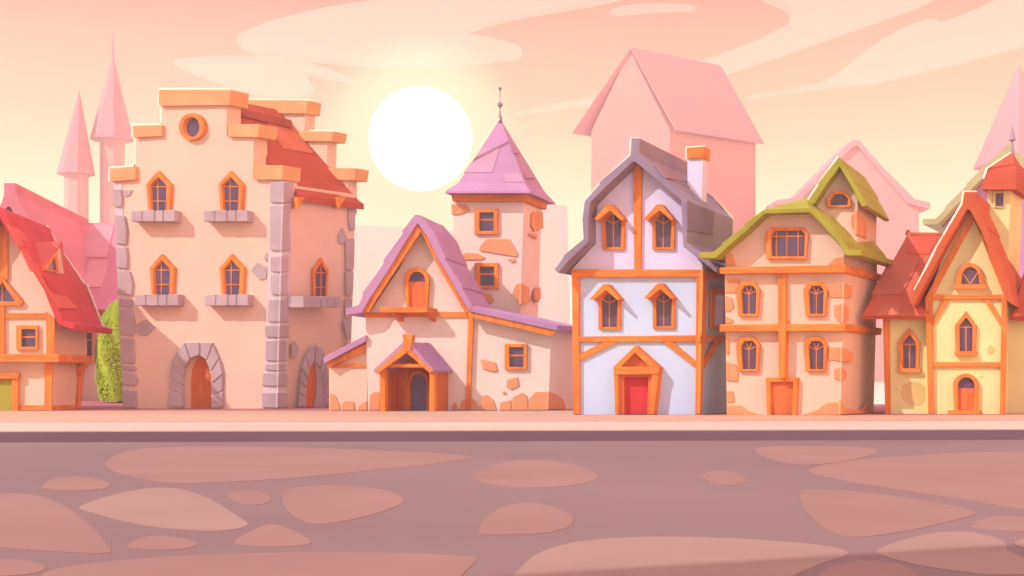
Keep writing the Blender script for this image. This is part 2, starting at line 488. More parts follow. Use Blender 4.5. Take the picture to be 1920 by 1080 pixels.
for q in ([(440, 187), (577, 188), (574, 213), (440, 213)], [(560, 246), (626, 246), (622, 265), (560, 265)], [(604, 315), (667, 315), (664, 338), (604, 338)]):
    MB().prism([at(x, y, dR - .05) for x, y in q], UD * .8).build('coping', SAND, t, .03)
# roof between the gables
rd = dD + .66
oD = [(262, 372), (400, 181), (551, 352), (566, 366)]
iD = [(266, 388), (400, 198), (546, 362), (560, 376)]
roof(t, oD, iD, rd, UD * (VD.y - .56), REDR)
slD = plane3(at(400, 181, rd), at(551, 352, rd), at(400, 181, rd) + UD * 3)
tiles(t, slD, [[(437, 200), (546, 225), (548, 240), (439, 214)]], REDC, .12, 'ridge_cap')
tiles(t, slD, [[(497, 225), (546, 234), (590, 288), (530, 278)]], REDP, .05)
tiles(t, slD, [[(552, 352), (600, 356), (640, 366), (560, 366)]], mat('rose_red_roof_tiles', (208, 92, 84), k=.85), .05)
ep = slD.hit(541, 352, .05)
MB().prism([at(538, 352, rd + .02), at(558, 365, rd - .25), at(558, 377, rd - .25), at(540, 364, rd + .02)], UD * 3.75).build('eave_board', REDR, t, .02)
sD = side(532, 345, dD, VD)
for x in (556, 633):
    slab(t, 'eave_bracket', sD, [(x, 369), (x + 16, 370), (x + 3, 390)], .5, WOOD, None, .05)
# corner stones
Lq = [(213, 354, 228, 388), (216, 403, 237, 458), (218, 462, 238, 503), (220, 507, 248, 553), (223, 559, 245, 576), (224, 579, 250, 629), (226, 634, 250, 682), (228, 685, 252, 695), (230, 698, 255, 723), (230, 731, 254, 765)]
b = MB().slab(fD, [(212, 342), (228, 342), (246, 765), (231, 765)], .04, UD, .04)
b.build('corner_mortar', MORT, t)
b = MB()
for k, (x0, y0, x1, y1) in enumerate(Lq):
    c = (3, 5, 2, 6, 0, 4, 2, 3, 5, 1)[k]
    b.slab(fD, [(x0 - 1, y0), (x1 - c, y0 + 2), (x1, (y0 * .45 + y1 * .55)), (x1 - c * .4, y1), (x0, y1 - 1)], .12 + .004 * (k % 3), UD, .04)
b.build('corner_stones', GREYS, t, .03)
cx = lambda y: 532 - (y - 340) * 12 / 425.0
Rq = [(507, 340, 552, 380), (506, 385, 546, 470), (507, 480, 542, 510), (507, 514, 542, 553), (504, 561, 541, 604), (496, 610, 543, 633), (498, 638, 539, 677), (497, 682, 538, 695), (493, 699, 539, 724), (490, 736, 541, 765)]
b = MB().slab(fD, [(508, 342), (532, 342), (520, 765), (492, 765)], .04, UD, .04)
b.slab(sD, [(532, 342), (548, 343), (537, 765), (520, 765)], .04, None, .04)
b.build('corner_mortar', MORT, t)
b = MB()
for k, (x0, y0, x1, y1) in enumerate(Rq):
    a0, a1 = cx(y0), cx(y1)
    j = (2, -1, 0, -2, 3, -3, 1, 0, 4, -3)[k]
    b.slab(fD, [(x0, y0 + 1), (a0 + 1.6, y0), (a1 + 1.6, y1), (x0 - j * .6, y1 - 1)], .13, UD, .04)
    b.slab(sD, [(a0, y0), (x1, y0 + 1), (x1 - 2 + j * .5, (y0 + y1) / 2), (x1, y1 - 1), (a1, y1)], .13, None, .04)
b.build('corner_stones', GREYS, t, .03)
b = MB()
for q in ([(654, 378), (667, 378), (666, 431), (657, 432), (653, 410)], [(648, 448), (665.5, 448), (664.5, 505), (650, 506)], [(649, 509), (664, 509), (662, 553), (650, 554)], [(648, 560), (661.5, 560), (660, 596), (649, 597)], [(643, 601), (659.5, 600), (658, 637), (652, 637)],
          [(650, 641), (658, 641), (657, 690), (648, 690)], [(646, 694), (656, 694), (655, 764), (645, 764)]):
    b.slab(sD, q, .07, None, .04)
b.build('corner_stones', GREYS, t, .03)
stones(t, fD, [[(231, 356), (248, 356), (243, 366), (234, 370)], [(256, 607), (272, 599), (291, 614), (273, 630), (256, 627)], [(470, 507), (482, 492), (502, 503), (498, 523), (487, 525)], [(494, 483), (500, 474), (503, 483), (499, 491)]], GREYS, .05, 'exposed_stone', UD)
stones(t, sD, [[(635, 440), (643, 427), (651, 447), (645, 457), (636, 455)], [(547, 646), (554, 640), (562, 654), (555, 671), (547, 669)]], GREYS, .05)
# pointed windows with balconies
WO = [(296, 320), (320, 346), (317, 396), (278, 396), (274, 345.5)]
WI = [(296, 331), (312, 348), (310, 396), (283, 396), (280, 348)]
WB = [((296, 330), (296, 396)), ((280, 350), (313, 350)), ((281, 377), (312, 377))]
def balcony(pl, parent, px, shadow_vec, nb, dep):
    x0, y0, x1, y1 = px
    n = nb
    b = MB()
    xs = [x0 + (x1 - x0) * q for q in (0, .24, .28, .52, .56, .72, .75, 1.0)]
    for k in range(4):
        a, c = xs[2 * k], xs[2 * k + 1]
        dy = (1.5, 0, 1, -.5)[k]
        b.slab(pl, [(a, y0 + dy), (c, y0 + dy * .3), (c, y1), (a, y1)], dep + .012 * (k % 2), shadow_vec, .02)
    f = b.build('balcony', GREYS, parent, .025)
    MB().slab(pl, [(x0 + 2, y0 + 3), (x1 - 2, y0 + 3), (x1 - 2, y1 - 1), (x0 + 2, y1 - 1)], dep - .06, shadow_vec, .02).build('balcony_mortar', MORT, f)
    return f
BU = Vector((.28, 1, 0))
for dx, dy, bx in ((0, 0, (246, 394, 328, 415)), (135.5, 0, (382, 394, 464, 415)), (6.5, 156.5, (253, 552, 334, 573)), (137.5, 156.5, (384, 552, 465, 573))):
    window(t, fD, sh(WO, dx, dy), sh(WI, dx, dy), [(sh([p], dx, dy)[0], sh([q], dx, dy)[0]) for p, q in WB], UD, .15, 2.0)
    balcony(fD, t, bx, BU, 4, .62)
window(t, sD, [(602.5, 483), (616.5, 507), (613.5, 557), (589, 557), (587.5, 507)], [(602, 493), (612.5, 510), (611, 557), (592, 557), (591.5, 510)], [((602, 492), (602, 557)), ((591, 511), (613, 511)), ((591, 539), (612, 539))], -sD.n, .12, 2.0)
b = MB()
for k, (a, c) in enumerate(((569, 601), (603, 613), (615, 626), (628, 639.5))):
    b.slab(sD, [(a, 555.5), (c, 556), (c, 577), (a, 576.5)], .85, Vector((-1, .1, 0)), .02)
b.build('balcony', GREYS, t, .025)
# round window, arched door surround
window(t, fD, arc(358.8, 237.4, 23.5, 25.3, 0, 360, 28)[:-1], arc(358.3, 238, 15.5, 18.8, 0, 360, 28)[:-1], [], UD, .2)
def voussoirs(pl, inner, outer, fr, out, vec, parent, emb=.04, m=GREYS):
    """stone blocks between an inner and an outer outline; fr = where each block starts and ends along them (0..1)"""
    def along(p, f):
        L = [0]
        for i in range(len(p) - 1):
            L.append(L[-1] + math.hypot(p[i + 1][0] - p[i][0], p[i + 1][1] - p[i][1]))
        s = f * L[-1]
        for i in range(len(p) - 1):
            if s <= L[i + 1] + 1e-6:
                u = (s - L[i]) / (L[i + 1] - L[i])
                return (p[i][0] + (p[i + 1][0] - p[i][0]) * u, p[i][1] + (p[i + 1][1] - p[i][1]) * u)
        return p[-1]
    b = MB()
    for k in range(len(fr) - 1):
        a, c = fr[k] + .008, fr[k + 1] - .008
        b.slab(pl, [along(inner, a), along(outer, a), along(outer, c), along(inner, c)], out + .01 * (k % 3), vec, emb)
    return b.build('door_surround', m, parent, .02)
ain = [(341, 765), (341, 712), (344.5, 691), (351.5, 675), (362, 667), (371, 665), (384.5, 670), (391.5, 686), (396.5, 706), (396.5, 765)]
aout = [(315, 765), (318, 715), (319, 684), (330, 662), (345, 643), (366, 642), (397, 643), (406, 664), (416, 690), (416, 765)]
f = voussoirs(fD, ain, aout, (0, .11, .19, .26, .34, .43, .52, .60, .70, .80, .90, 1.0), .14, UD, t)
b = MB()
b.ring([fD.hit(x, y, .07) for x, y in aout], [fD.hit(x, y, .07) for x, y in ain], UD * .1)
b.build('surround_mortar', MORT, f)
sin_ = [(573, 764), (574, 740), (577, 710), (583, 684), (589, 676), (597, 681), (605, 700), (609, 730), (610, 764)]
sout = [(561.5, 764), (563, 735), (569, 690), (575, 668), (588, 646), (606, 652), (613, 680), (618, 725), (618.5, 764)]
f = voussoirs(sD, sin_, sout, (0, .1, .19, .28, .38, .5, .60, .70, .8, .9, 1.0), .14, None, t)
MB().ring([sD.hit(x, y, .06) for x, y in sout], [sD.hit(x, y, .06) for x, y in sin_], -sD.n * .1).build('surround_mortar', MORT, f)
slab(t, 'side_door', sD, sin_, .02, WOODD)
slab(t, 'door_jamb', sD, [(589, 764), (594, 740), (594, 700), (589, 677), (597, 681), (605, 700), (609, 730), (610, 764)], .10, GREYS)

# ------------------------------------------------------------------ E: lilac roofed cottage
dE = dist(769.3)
VE = Vector((0.8, 4.0, 0)); UE = unit(VE)
fE = front(dE)
t = thing('lilac_roof_cottage', 'cream cottage with lilac gable roof, timber porch and lean-to on its right', 'house', (at(800, 769, dE).x, dE + 2, ZP))
# main wall (gable) - its top follows the roof
ovE = -.75
dv = dE + ovE
UEo = Vector((.30, 1, 0))
oE = [(647.5, 579), (672, 572), (681, 552), (678, 551), (720, 492), (717, 490), (756, 436), (753, 434), (777, 403), (787, 403), (814, 434), (836, 484), (834, 485), (868, 538), (866, 540), (886, 574)]
iE = [(649, 591), (679, 586), (690, 565), (692, 562), (728, 507), (730, 504), (762, 451), (763, 449), (782, 420), (784, 420), (802, 446), (823, 489), (825, 491), (856, 545), (857, 547), (880, 584)]
roof(t, oE, iE, dv, UE * 4.7, LILR)
oL = [(886, 574.5), (890, 574), (1047, 609.5)]
iL = [(880, 585), (884, 585), (1044, 620)]
MB().prism([at(x, y, dv + .01) for x, y in oL + iL[::-1]], Vector((1.6, 4.0, 0))).build('lean_to_roof', LILR, t, .02)
# bargeboards under the verge
def barge(p0, p1, d, thick, name='bargeboard'):
    return MB().prism([at(*p, d) for p in p0 + p1[::-1]], UE * thick).build(name, WOOD, t, .015)
barge([(679, 586), (692, 562.5), (730, 504.5), (763, 449.5), (783, 420.5)], [(692, 585), (704, 563), (741, 507), (773, 459), (789, 434)], dv + .1, .22)
barge([(783, 420.5), (802, 446.5), (825, 491.5), (857, 547.5), (880, 584)], [(789, 434), (797, 450), (818, 494), (850, 549), (872, 586)], dv + .1, .22)
barge([(878, 584), (884, 585), (1044, 620)], [(877, 594), (884, 595), (1035, 631)], dv + .1, .22)
dgap = dE
gw = [at(x, y - 2, dv) - UE * ovE for x, y in [(690, 580), (704, 557), (742, 501), (783, 421), (799, 446), (822, 489), (855, 545), (868, 572)]]
MB().prism([at(690.5, 774, dE), at(685, 584, dE)] + gw + [at(880, 584, dE), at(880, 774, dE)], UE * 3.8).build('wall', CREAM, t)
MB().prism([at(880.2, 774, dE + .02), at(880.2, 582, dE + .02), at(1033, 617, dE + .02), at(1028, 774, dE + .02)], Vector((1.5, 3.75, 0))).build('lean_to_wall', CREAM, t)
MB().prism([at(617, 774, dE + .3), at(617, 684, dE + .3), at(688, 652, dE + .3), at(688, 774, dE + .3)], UE * 2.4).build('annex_wall', PEACH, t)
MB().prism([at(605.7, 670, dE - .2), at(686, 628, dE - .2), at(686, 640, dE - .2), at(607.5, 682, dE - .2)], UE * 3).build('annex_roof', LILR, t, .02)
fX = front(dE + .3)
slab(t, 'bargeboard', fX, [(613, 681), (690, 642), (690, 656), (616, 689)], .25, WOOD, UE)
slab(t, 'timber_rail', fX, [(621, 684), (690, 681), (690, 687), (624, 689)], .1, WOODB, UE)
slab(t, 'timber_rail', fE, [(684, 586), (876, 585), (876, 594), (684, 595)], .10, WOODB, UE)
slab(t, 'timber_post', fE, [(878, 592), (887.5, 596), (881, 769), (873, 769)], .16, WOOD, UE)
# loft door and shelf
lo = [(762, 580), (757.5, 524)] + arc(781, 524, 23.5, 22.5, 165, 15, 8) + [(805, 524), (801, 580)]
li = [(767, 580), (765.5, 526)] + arc(781.5, 526, 15.5, 17, 165, 15, 8) + [(797.5, 526), (796, 580)]
window(t, fE, lo, li, [], UE, .2, name='loft_door', pane=GLASS)
slab(t.children[-1], 'door_leaf', fE, [(766, 528), (797.5, 528), (796, 578), (767, 578)], .06, WOODD)
slab(t, 'shelf', fE, [(713, 575.5), (801, 576.5), (801, 586), (713, 585.5)], .95, WOODB, Vector((.45, 1, 0)), .02, .02)
for x in (731, 792):
    b = MB()
    p = fE.hit(x, 587, .85); q = fE.hit(x + 8, 587, .0)
    b.prism([fE.hit(x, 587, .85), fE.hit(x + 18, 587, .02), fE.hit(x + 18, 603, .02)], Vector((.22, 0, 0)))
    b.build('shelf_bracket', WOODD, t)
# porch
pdp = 1.9
dP = dE - pdp
UP = Vector((.40, 1, 0))
fP = front(dP)
po = MB().prism([at(700.5, 693, dP - .3), at(756, 641, dP - .3), at(768, 641, dP - .3), at(813, 694, dP - .3), at(811, 699, dP - .3), at(763, 650, dP - .3), at(702, 699, dP - .3)], UP * 2.15).build('porch', LILR, t, .015)
MB().prism([at(702, 697, dP - .34), at(760, 646, dP - .34), at(811, 696, dP - .34), at(806, 700, dP - .34), at(762, 661, dP - .34), at(707, 701, dP - .34)], UP * .2).build('porch_bargeboard', WOOD, po, .015)
MB().prism([at(754, 626, dP - .4), at(773.5, 628, dP - .4), at(768, 659, dP - .4), at(758, 659, dP - .4)], UP * .35).build('porch_keystone', WOOD, po, .02)
MB().prism([at(716, 682.5, dP - .1), at(808, 682.5, dP - .1), at(808, 689, dP - .1), at(716, 689, dP - .1)], UP * .25).build('porch_tie_beam', WOODB, po, .015)
for q in ([(711, 691), (721, 691), (722, 773), (713, 773)], [(805, 689), (815, 691), (814, 773), (804.5, 773)]):
    MB().prism([at(*p, dP) for p in q], UP * .3).build('porch_post', WOOD, po, .015)
MB().prism([at(806, 694, dP + .3), at(814, 694, dP + .3), at(813, 773, dP + .3), at(806, 773, dP + .3)], UP * 1.6).build('porch_side', WOODD, po)
MB().prism([at(712, 694, dP + .3), at(718, 694, dP + .3), at(718, 773, dP + .3), at(713, 773, dP + .3)], UP * 1.6).build('porch_side', WOODD, po)
slab(po, 'porch_back', fE, [(720, 694), (764, 664), (806, 694), (812, 769), (720, 769)], .04, WOODD)
di = [(770, 769), (769, 720)] + arc(784.5, 720, 15, 19, 165, 15, 8) + [(800, 720), (799, 769)]
do = [(765, 769), (764.5, 718)] + arc(784.5, 718, 19.5, 23.5, 165, 15, 8) + [(804, 718), (803.5, 769)]
window(po, front(dE - .05), do, di, [], UE, .16, name='front_door', pane=mat('dusky_violet_door', (138, 132, 190), k=.85))
slab(po, 'porch_post', fE, [(757, 688), (766, 688), (766, 769), (757, 769)], .2, WOOD)
window(t, front(dE + .02), rect(946, 645, 988, 693), rect(955, 651, 981, 688), [((955, 666.5), (982, 666.5))], UE, .16, 3.4)
base = [[(900, 769), (902, 743), (913, 739.5), (925, 750), (930.6, 769)], [(936, 769), (938, 755), (957, 750), (958, 769)], [(959.5, 769), (961, 745), (980, 736), (988, 742), (990, 769)], [(991, 769), (992, 748), (1003, 735), (1028.5, 734), (1028, 769)]]
stones(t, front(dE + .02), base + [[(901, 673), (929, 680), (933, 695), (927, 698), (905.5, 692)], [(951, 712), (970, 707), (973, 723), (959, 731), (949, 725)], [(941.6, 736.5), (944.7, 733), (950, 736.5), (944, 740)]], PATCH, .07, vec=UE)
stones(t, fE, [[(691, 769), (694, 740), (700, 735), (712, 735), (712, 769)], [(847, 769), (850, 757), (855, 754), (859, 769)], [(861, 769), (866, 751), (880, 745), (892, 752), (898, 769)]], PATCH, .07, vec=UE)
stones(t, fX, [[(618, 737), (628, 741), (636, 760), (636, 769), (618, 769)], [(640, 769), (641, 755), (650, 751), (663, 754), (665, 769)], [(670, 769), (673, 760), (686, 752), (688, 769)]], PATCH, .06, vec=UE)
sE = side(1030, 700, dE + .02, Vector((1.5, 3.75, 0)))
stones(t, sE, [[(1029, 734), (1048, 741), (1058, 752), (1062, 767), (1028, 768)]], PATCH, .05)

# ------------------------------------------------------------------ T: square tower behind the cottage
dT = 70.6
VT = Vector((1.05, 3.2, 0)); UT = unit(VT)
fT = front(dT)
t = thing('square_tower', 'square cream tower with pointed lilac roof and ball finial behind the cottage', 'tower', (at(915, 700, dT).x, dT + 1.6, ZP))
MB().prism([at(850, 374, dT), at(982, 374, dT), at(970, 764, dT), at(846, 764, dT)], VT).build('wall', CREAM, t)
MB().prism([at(845.5, 362, dT - .3), at(988, 362, dT - .3), at(986, 377, dT - .3), at(848, 377, dT - .3)], UT * 3.75).build('roof_beam', WOODB, t, .03)
def ringT(y, xl, xr, d, dep):
    a, b_ = at(xl, y, d), at(xr, y, d)
    v = UT * dep
    return [a, b_, b_ + v, a + v]
r1 = ringT(362, 834, 995, dT - .75, 4.7)
r1b = ringT(358, 836, 993, dT - .72, 4.64)
r2 = ringT(342, 860, 984, dT - .2, 3.6)
apx = at(937.5, 222, dT + 1.6)
steps = []
def lerp(a, b_, u): return a + (b_ - a) * u
b = MB()
vs = r1 + r1b + r2 + [apx]
fcs = [(3, 2, 1, 0)]
for k in range(4):
    j = (k + 1) % 4
    fcs += [(k, j, 4 + j, 4 + k), (4 + k, 4 + j, 8 + j, 8 + k), (8 + k, 8 + j, 12)]
b.poly(vs, fcs)
rf = b.build('roof', LILR, t, 0)
slT = plane3(r2[0], r2[1], apx)
tiles(t, slT, [[(900, 278), (937, 278), (923, 323), (870, 323)]], LILP, .03)
tiles(t, slT, [[(948, 325), (976, 325), (984, 341), (946, 341)]], LILP, .03)
slT2 = plane3(r2[1], r2[2], apx)
tiles(t, slT2, [[(961, 278), (969, 281), (975, 287), (966, 287)], [(985, 327), (998, 329), (1003, 334), (988, 334)]], LILR, .1)
b = MB()
seg = 12
def lathe(b, c, prof, n=12):
    rings = []
    for r, z in prof:
        rings.append([b.bm.verts.new(c + Vector((r * math.cos(2 * math.pi * k / n), r * math.sin(2 * math.pi * k / n), z))) for k in range(n)])
    for i in range(len(rings) - 1):
        for k in range(n):
            j = (k + 1) % n
            b.bm.faces.new((rings[i][k], rings[i][j], rings[i + 1][j], rings[i + 1][k]))
    b.bm.faces.new(rings[0][::-1]); b.bm.faces.new(rings[-1])
pxm = (dT + 1.6) / FOC
def ball(z, r): return [(r * math.sin(math.pi * k / 6), z - r * math.cos(math.pi * k / 6)) for k in range(1, 6)]
prof = [(5.2 * pxm, -10 * pxm), (3.4 * pxm, 3 * pxm), (1.6 * pxm, 10 * pxm), (.9 * pxm, 18 * pxm)] + ball(26 * pxm, 5.2 * pxm) + [(.8 * pxm, 32 * pxm), (.8 * pxm, 52 * pxm)] + ball(56 * pxm, 3.5 * pxm)
lathe(b, apx, prof)
b.build('finial', METAL, t, smooth=True)
for q, pq, my in ((rect(889.5, 391, 933, 439), rect(898.5, 398, 925.5, 433), 412), (rect(890, 493, 934, 541), rect(899, 500, 926, 535.5), 514)):
    window(t, fT, q, pq, [((pq[0][0], my), (pq[1][0], my))], UT, .16, 3.2)
stones(t, fT, [[(846, 383), (873, 383), (880, 390), (880, 395), (861, 402), (847, 402)], [(899, 462), (912.5, 448), (955, 448), (970.7, 474), (968, 481.5), (899, 470)], [(860, 484), (873, 473.6), (895, 475), (910, 483), (902, 487), (861, 487)], [(951, 485.6), (965.5, 485), (966.6, 490), (959, 492.5)], [(893, 550.7), (918, 550), (927.5, 564), (922, 568.5), (902.5, 568.5)], [(959.6, 550.7), (968, 532), (977.5, 531), (977, 570.6)]], PATCH, .07, vec=UT)
sT = side(982, 374, dT, VT)
stones(t, sT, [[(997, 402), (1003, 397), (1018, 397), (1019, 428), (1003, 434), (997, 424)], [(993, 440), (996, 436), (1008, 440), (1007, 448)], [(978, 531), (992, 539), (994.6, 567), (977, 570.6)], [(1003, 550), (1007, 540), (1014, 538.5), (1014.6, 560), (1010, 566), (1003, 562)]], PATCH, .07)

# ------------------------------------------------------------------ F: pale blue house with violet gambrel roof
dF = dist(776.5)
VF = Vector((2.6, 5.6, 0)); UF = unit(VF)
fF = front(dF)
t = thing('violet_roof_house', 'pale blue timbered house with grey violet gambrel roof, red door and chimney', 'house', (at(1195, 776, dF).x, dF + 2.5, ZP))
ovF = -.85
dv = dF + ovF
oF = [(1039.4, 505), (1057, 482), (1055, 480), (1094, 448), (1092, 412), (1096, 377), (1125, 346), (1123, 342), (1182, 291), (1184, 259), (1200, 259), (1199, 288), (1247, 329), (1246, 332), (1289, 375), (1288, 455), (1318, 478), (1349, 503)]
iF = [(1046.6, 512), (1062, 494), (1063, 492), (1104, 453.5), (1103, 412), (1106.5, 380), (1132, 354), (1134, 352), (1184, 305), (1186, 303), (1190, 303), (1193, 305), (1236, 341), (1238, 343), (1277, 376), (1281, 462), (1310, 485), (1343, 511)]
roof(t, oF, iF, dv, UF * 7.2, PURR)
gwF = [at(x, y - 1.5, dv) - UF * ovF for x, y in iF[1:-1]]
a_, z_ = gwF[0], gwF[-1]
low = [at(1318, 507, dF), at(1072, 507, dF)]
MB().prism([p for p in gwF if p.x < at(1310, 500, dF).x and p.x > at(1078, 500, dF).x] + [at(1317, 494, dF), at(1317, 508, dF), at(1073, 508, dF), at(1075, 502, dF)], VF).build('gable_wall', LILW, t)
MB().prism([at(1073, 508, dF), at(1317, 508, dF), at(1312, 782, dF), at(1076, 782, dF)], VF).build('wall', ICEW, t)
slF1 = plane3(at(1247, 330, dv), at(1289, 375, dv), at(1247, 330, dv) + UF * 5)
slF2 = plane3(at(1289, 375, dv), at(1288, 455, dv), at(1289, 375, dv) + UF * 5)
tiles(t, slF1, [[(1226, 305), (1262, 320), (1286, 340), (1250, 333)]], mat('rose_violet_tiles', (166, 128, 146), k=.85), .04)
tiles(t, slF2, [[(1289, 378), (1340, 398), (1337, 440), (1289, 432)]], PURP, .04)
slab(t, 'timber_beam', fF, [(1071, 505), (1319, 505), (1318, 519), (1071, 519)], .2, WOODB, UF, .04, .015)
slab(t, 'timber_beam', fF, [(1085, 631), (1305, 628.5), (1305, 640.5), (1085, 641)], .14, WOODB, UF, .04, .015)
slab(t, 'timber_post', fF, [(1072, 518), (1085.5, 518), (1086, 776.5), (1075, 776.5)], .16, WOOD, UF, .04, .015)
slab(t, 'timber_post', fF, [(1305.5, 518), (1318, 518), (1313, 776.5), (1303.5, 776.5)], .16, WOOD, UF, .04, .015)
slab(t, 'timber_post', fF, [(1187.5, 306), (1196, 306), (1203, 316), (1201, 505), (1189, 505)], .14, WOOD, UF, .04, .015)
slab(t, 'brace', fF, [(1084, 665), (1133, 640), (1160, 640), (1084, 678)], .11, WOODB, UF)
slab(t, 'brace', fF, [(1241, 640), (1260, 640), (1305, 678), (1305, 690)], .11, WOODB, UF)
sF = side(1318, 507, dF, VF)
slab(t, 'timber_beam', sF, [(1318, 506), (1372, 516), (1372, 526), (1318, 519)], .1, WOODB)
slab(t, 'timber_beam', sF, [(1313, 628), (1372, 629), (1372, 641), (1313, 641)], .1, WOODB)
slab(t, 'timber_post', sF, [(1318, 516), (1328, 517), (1316, 775), (1312, 775)], .12, WOOD)
slab(t, 'brace', sF, [(1341, 640), (1352, 640), (1322, 690), (1321, 676)], .08, WOODB)
window(t, sF, [(1335, 541), (1372, 541), (1372, 616), (1335, 616)], [(1342, 553), (1366, 553), (1366, 609), (1340, 609)], [], -sF.n, .12)
# chimney on the right slope
dc = dF + 2.6
ch = MB().prism([at(1289, 294, dc), at(1318, 294, dc), at(1314, 420, dc), at(1289, 420, dc)], UF * .75).build('chimney', LILW, t)
cc = MB().prism([at(1287.5, 277, dc - .1), at(1321.5, 274.5, dc - .1), at(1319, 296.5, dc - .1), at(1288.5, 297.5, dc - .1)], UF * .95).build('chimney_cap', WOODB, ch, .02)
# hooded windows
for dx, dy in ((0, 0), (93.6, 0), (-7.3, 149.7), (94.5, 148)):
    O = sh([(1150, 392), (1171, 410), (1170.5, 468), (1129.5, 468), (1129, 410)], dx, dy)
    I = sh([(1150, 399), (1165, 411), (1163.5, 463.5), (1136, 463.5), (1134.5, 411)], dx, dy)
    B = [(sh([p], dx, dy)[0], sh([q], dx, dy)[0]) for p, q in [((1150, 398), (1150, 464)), ((1134, 410), (1150, 419)), ((1150, 419), (1166, 410))]]
    wf = window(t, fF, O, I, B, UF, .12, 2.2)
    hp = sh([(1112.5, 411), (1138, 383), (1146, 382.5), (1170, 411), (1165, 413.5), (1143, 394), (1120, 413)], dx, dy)
    MB().prism([fF.hit(x, y, .62) for x, y in hp], Vector((.42, 1, 0)) * .66).build('window_hood', WOODB, wf, .015)
# door with pediment
dfr = MB().slab(fF, [(1150, 689), (1236, 689), (1235, 702), (1150.5, 702)], .5, UF, .04)
dfo = dfr.build('door_surround', WOODB, t, .015)
MB().ring([fF.hit(x, y, .48) for x, y in [(1148, 690), (1191, 648), (1238, 690)]], [fF.hit(x, y, .48) for x, y in [(1164, 687.5), (1190, 661), (1218, 687.5)]], UF * .5).build('pediment', WOODB, dfo, .015)
slab(dfo, 'pediment_panel', fF, [(1160, 689), (1191, 657), (1224, 689)], .2, WOODD, UF)
for q in ([(1151, 701), (1159, 701), (1159.5, 777), (1153.5, 777)], [(1222, 701), (1235, 701), (1226, 777), (1218, 777)]):
    slab(dfo, 'door_post', fF, q, .46, WOOD, UF, .04, .015)
MB().ring([fF.hit(x, y, .3) for x, y in [(1157, 700), (1224, 700), (1221, 777), (1157, 777)]], [fF.hit(x, y, .3) for x, y in [(1169, 707), (1216, 707), (1213, 777), (1170, 777)]], UF * .32).build('inner_frame', WOODD, dfo, .01)
slab(dfo, 'door', fF, [(1167, 704), (1218, 704), (1216, 777), (1167, 777)], .06, REDD, UF)

# ------------------------------------------------------------------ G: green roofed house
dG = dist(778)
VG = Vector((2.9, 5.0, 0)); UG = unit(VG)
fG = front(dG)
t = thing('green_roof_house', 'peach house with olive green roofs, a tall side gable and orange timber bands', 'house', (at(1470, 777, dG).x, dG + 2.5, ZP))
MB().prism([at(1359, 500, dG), at(1584, 500, dG), at(1576, 783, dG), at(1363, 783, dG)], VG).build('wall', PEACH, t)
ovG = -.7
dv = dG + ovG
oG = [(1311.6, 473), (1337, 473), (1354, 459), (1352, 457), (1397, 423), (1395, 420), (1432, 393), (1518, 390), (1530, 394), (1549, 414), (1551, 414), (1583, 452), (1592, 468.6), (1614.7, 468.6)]
iG = [(1311.6, 484), (1341, 484), (1358, 469), (1359, 467), (1402, 431), (1403, 429), (1434, 400.5), (1516, 398), (1522, 401), (1541, 421), (1543, 423), (1574, 458), (1586, 479), (1614.7, 479)]
roof(t, oG, iG, dv, UG * 6.2, GRNR)
gwG = [at(x, y - 2, dv) - UG * ovG for x, y in iG[2:-2]]
gx0, gx1 = at(1359.5, 480, dG).x, at(1584, 480, dG).x
MB().prism([p for p in gwG if gx0 < p.x < gx1] + [at(1583, 470, dG), at(1583.5, 502, dG), at(1360, 502, dG), at(1360, 484, dG)], VG).build('gable_wall', PEACH, t)
# sloping hip above the blunt gable
MB().poly([at(1432, 393.3, dv), at(1518, 390.3, dv), at(1512, 371, dv + 2.2), at(1432, 394, dv) + UG * 3, at(1518, 391, dv) + UG * 3], [(0, 1, 2), (0, 2, 3), (1, 4, 2), (3, 2, 4), (0, 3, 4, 1)]).build('roof_hip', GRNR, t)
for q, nm in (([(1349, 501), (1587, 497), (1584.5, 511), (1349, 513.5)], 'timber_beam'), ([(1349, 608.5), (1586.5, 607), (1584, 621), (1349, 622)], 'timber_beam')):
    MB().prism([fG.hit(x, y, .38) for x, y in q], UG * 5.6).build(nm, WOODB, t, .03)
slab(t, 'timber_post', fG, [(1459, 513), (1473.5, 513), (1473.5, 608), (1459, 608)], .18, WOOD, UG, .04, .015)
slab(t, 'timber_post', fG, [(1459, 600), (1473.5, 600), (1471, 709), (1460, 709)], .42, WOOD, UG, .04, .015)
# side gable tower
dS = dG + 1.6
VS = Vector((2.2, 4.6, 0)); US = unit(VS)
fS = front(dS)
MB().prism([at(1532, 372, dS), at(1573, 308, dS), at(1608, 374, dS), at(1606, 500, dS), at(1532, 500, dS)], VS).build('side_gable_wall', PEACH, t)
oS = [(1510, 383), (1535.5, 346), (1533, 344), (1573, 294), (1602, 339), (1601, 341), (1625, 385)]
iS = [(1526, 383), (1544, 354), (1545, 352), (1574, 312), (1594, 346), (1595, 348), (1616, 388)]
roof(t, oS, iS, dS - .7, US * 5.8, GRNR)
window(t, fS, [(1549.5, 373.7), (1561.5, 359), (1583.5, 359), (1596.4, 373.7), (1594, 388.8), (1551, 388.8)], [(1557, 375), (1566, 363.8), (1580, 363.8), (1590, 372.6), (1588.5, 384.5), (1557.3, 384.5)], [], US, .16)
window(t, fG, [(1435.4, 438.5), (1445.8, 426), (1505, 426), (1515, 438.5), (1512, 485.5), (1437, 485.5)], [(1444.6, 442), (1451.6, 432.7), (1503, 432), (1509, 440), (1507.3, 480.5), (1446, 480.5)],
       [((1456, 431), (1456, 481)), ((1475.4, 431), (1475.4, 481)), ((1496.7, 431), (1496.7, 481)), ((1444, 443), (1510, 443))], UG, .16, 1.7)
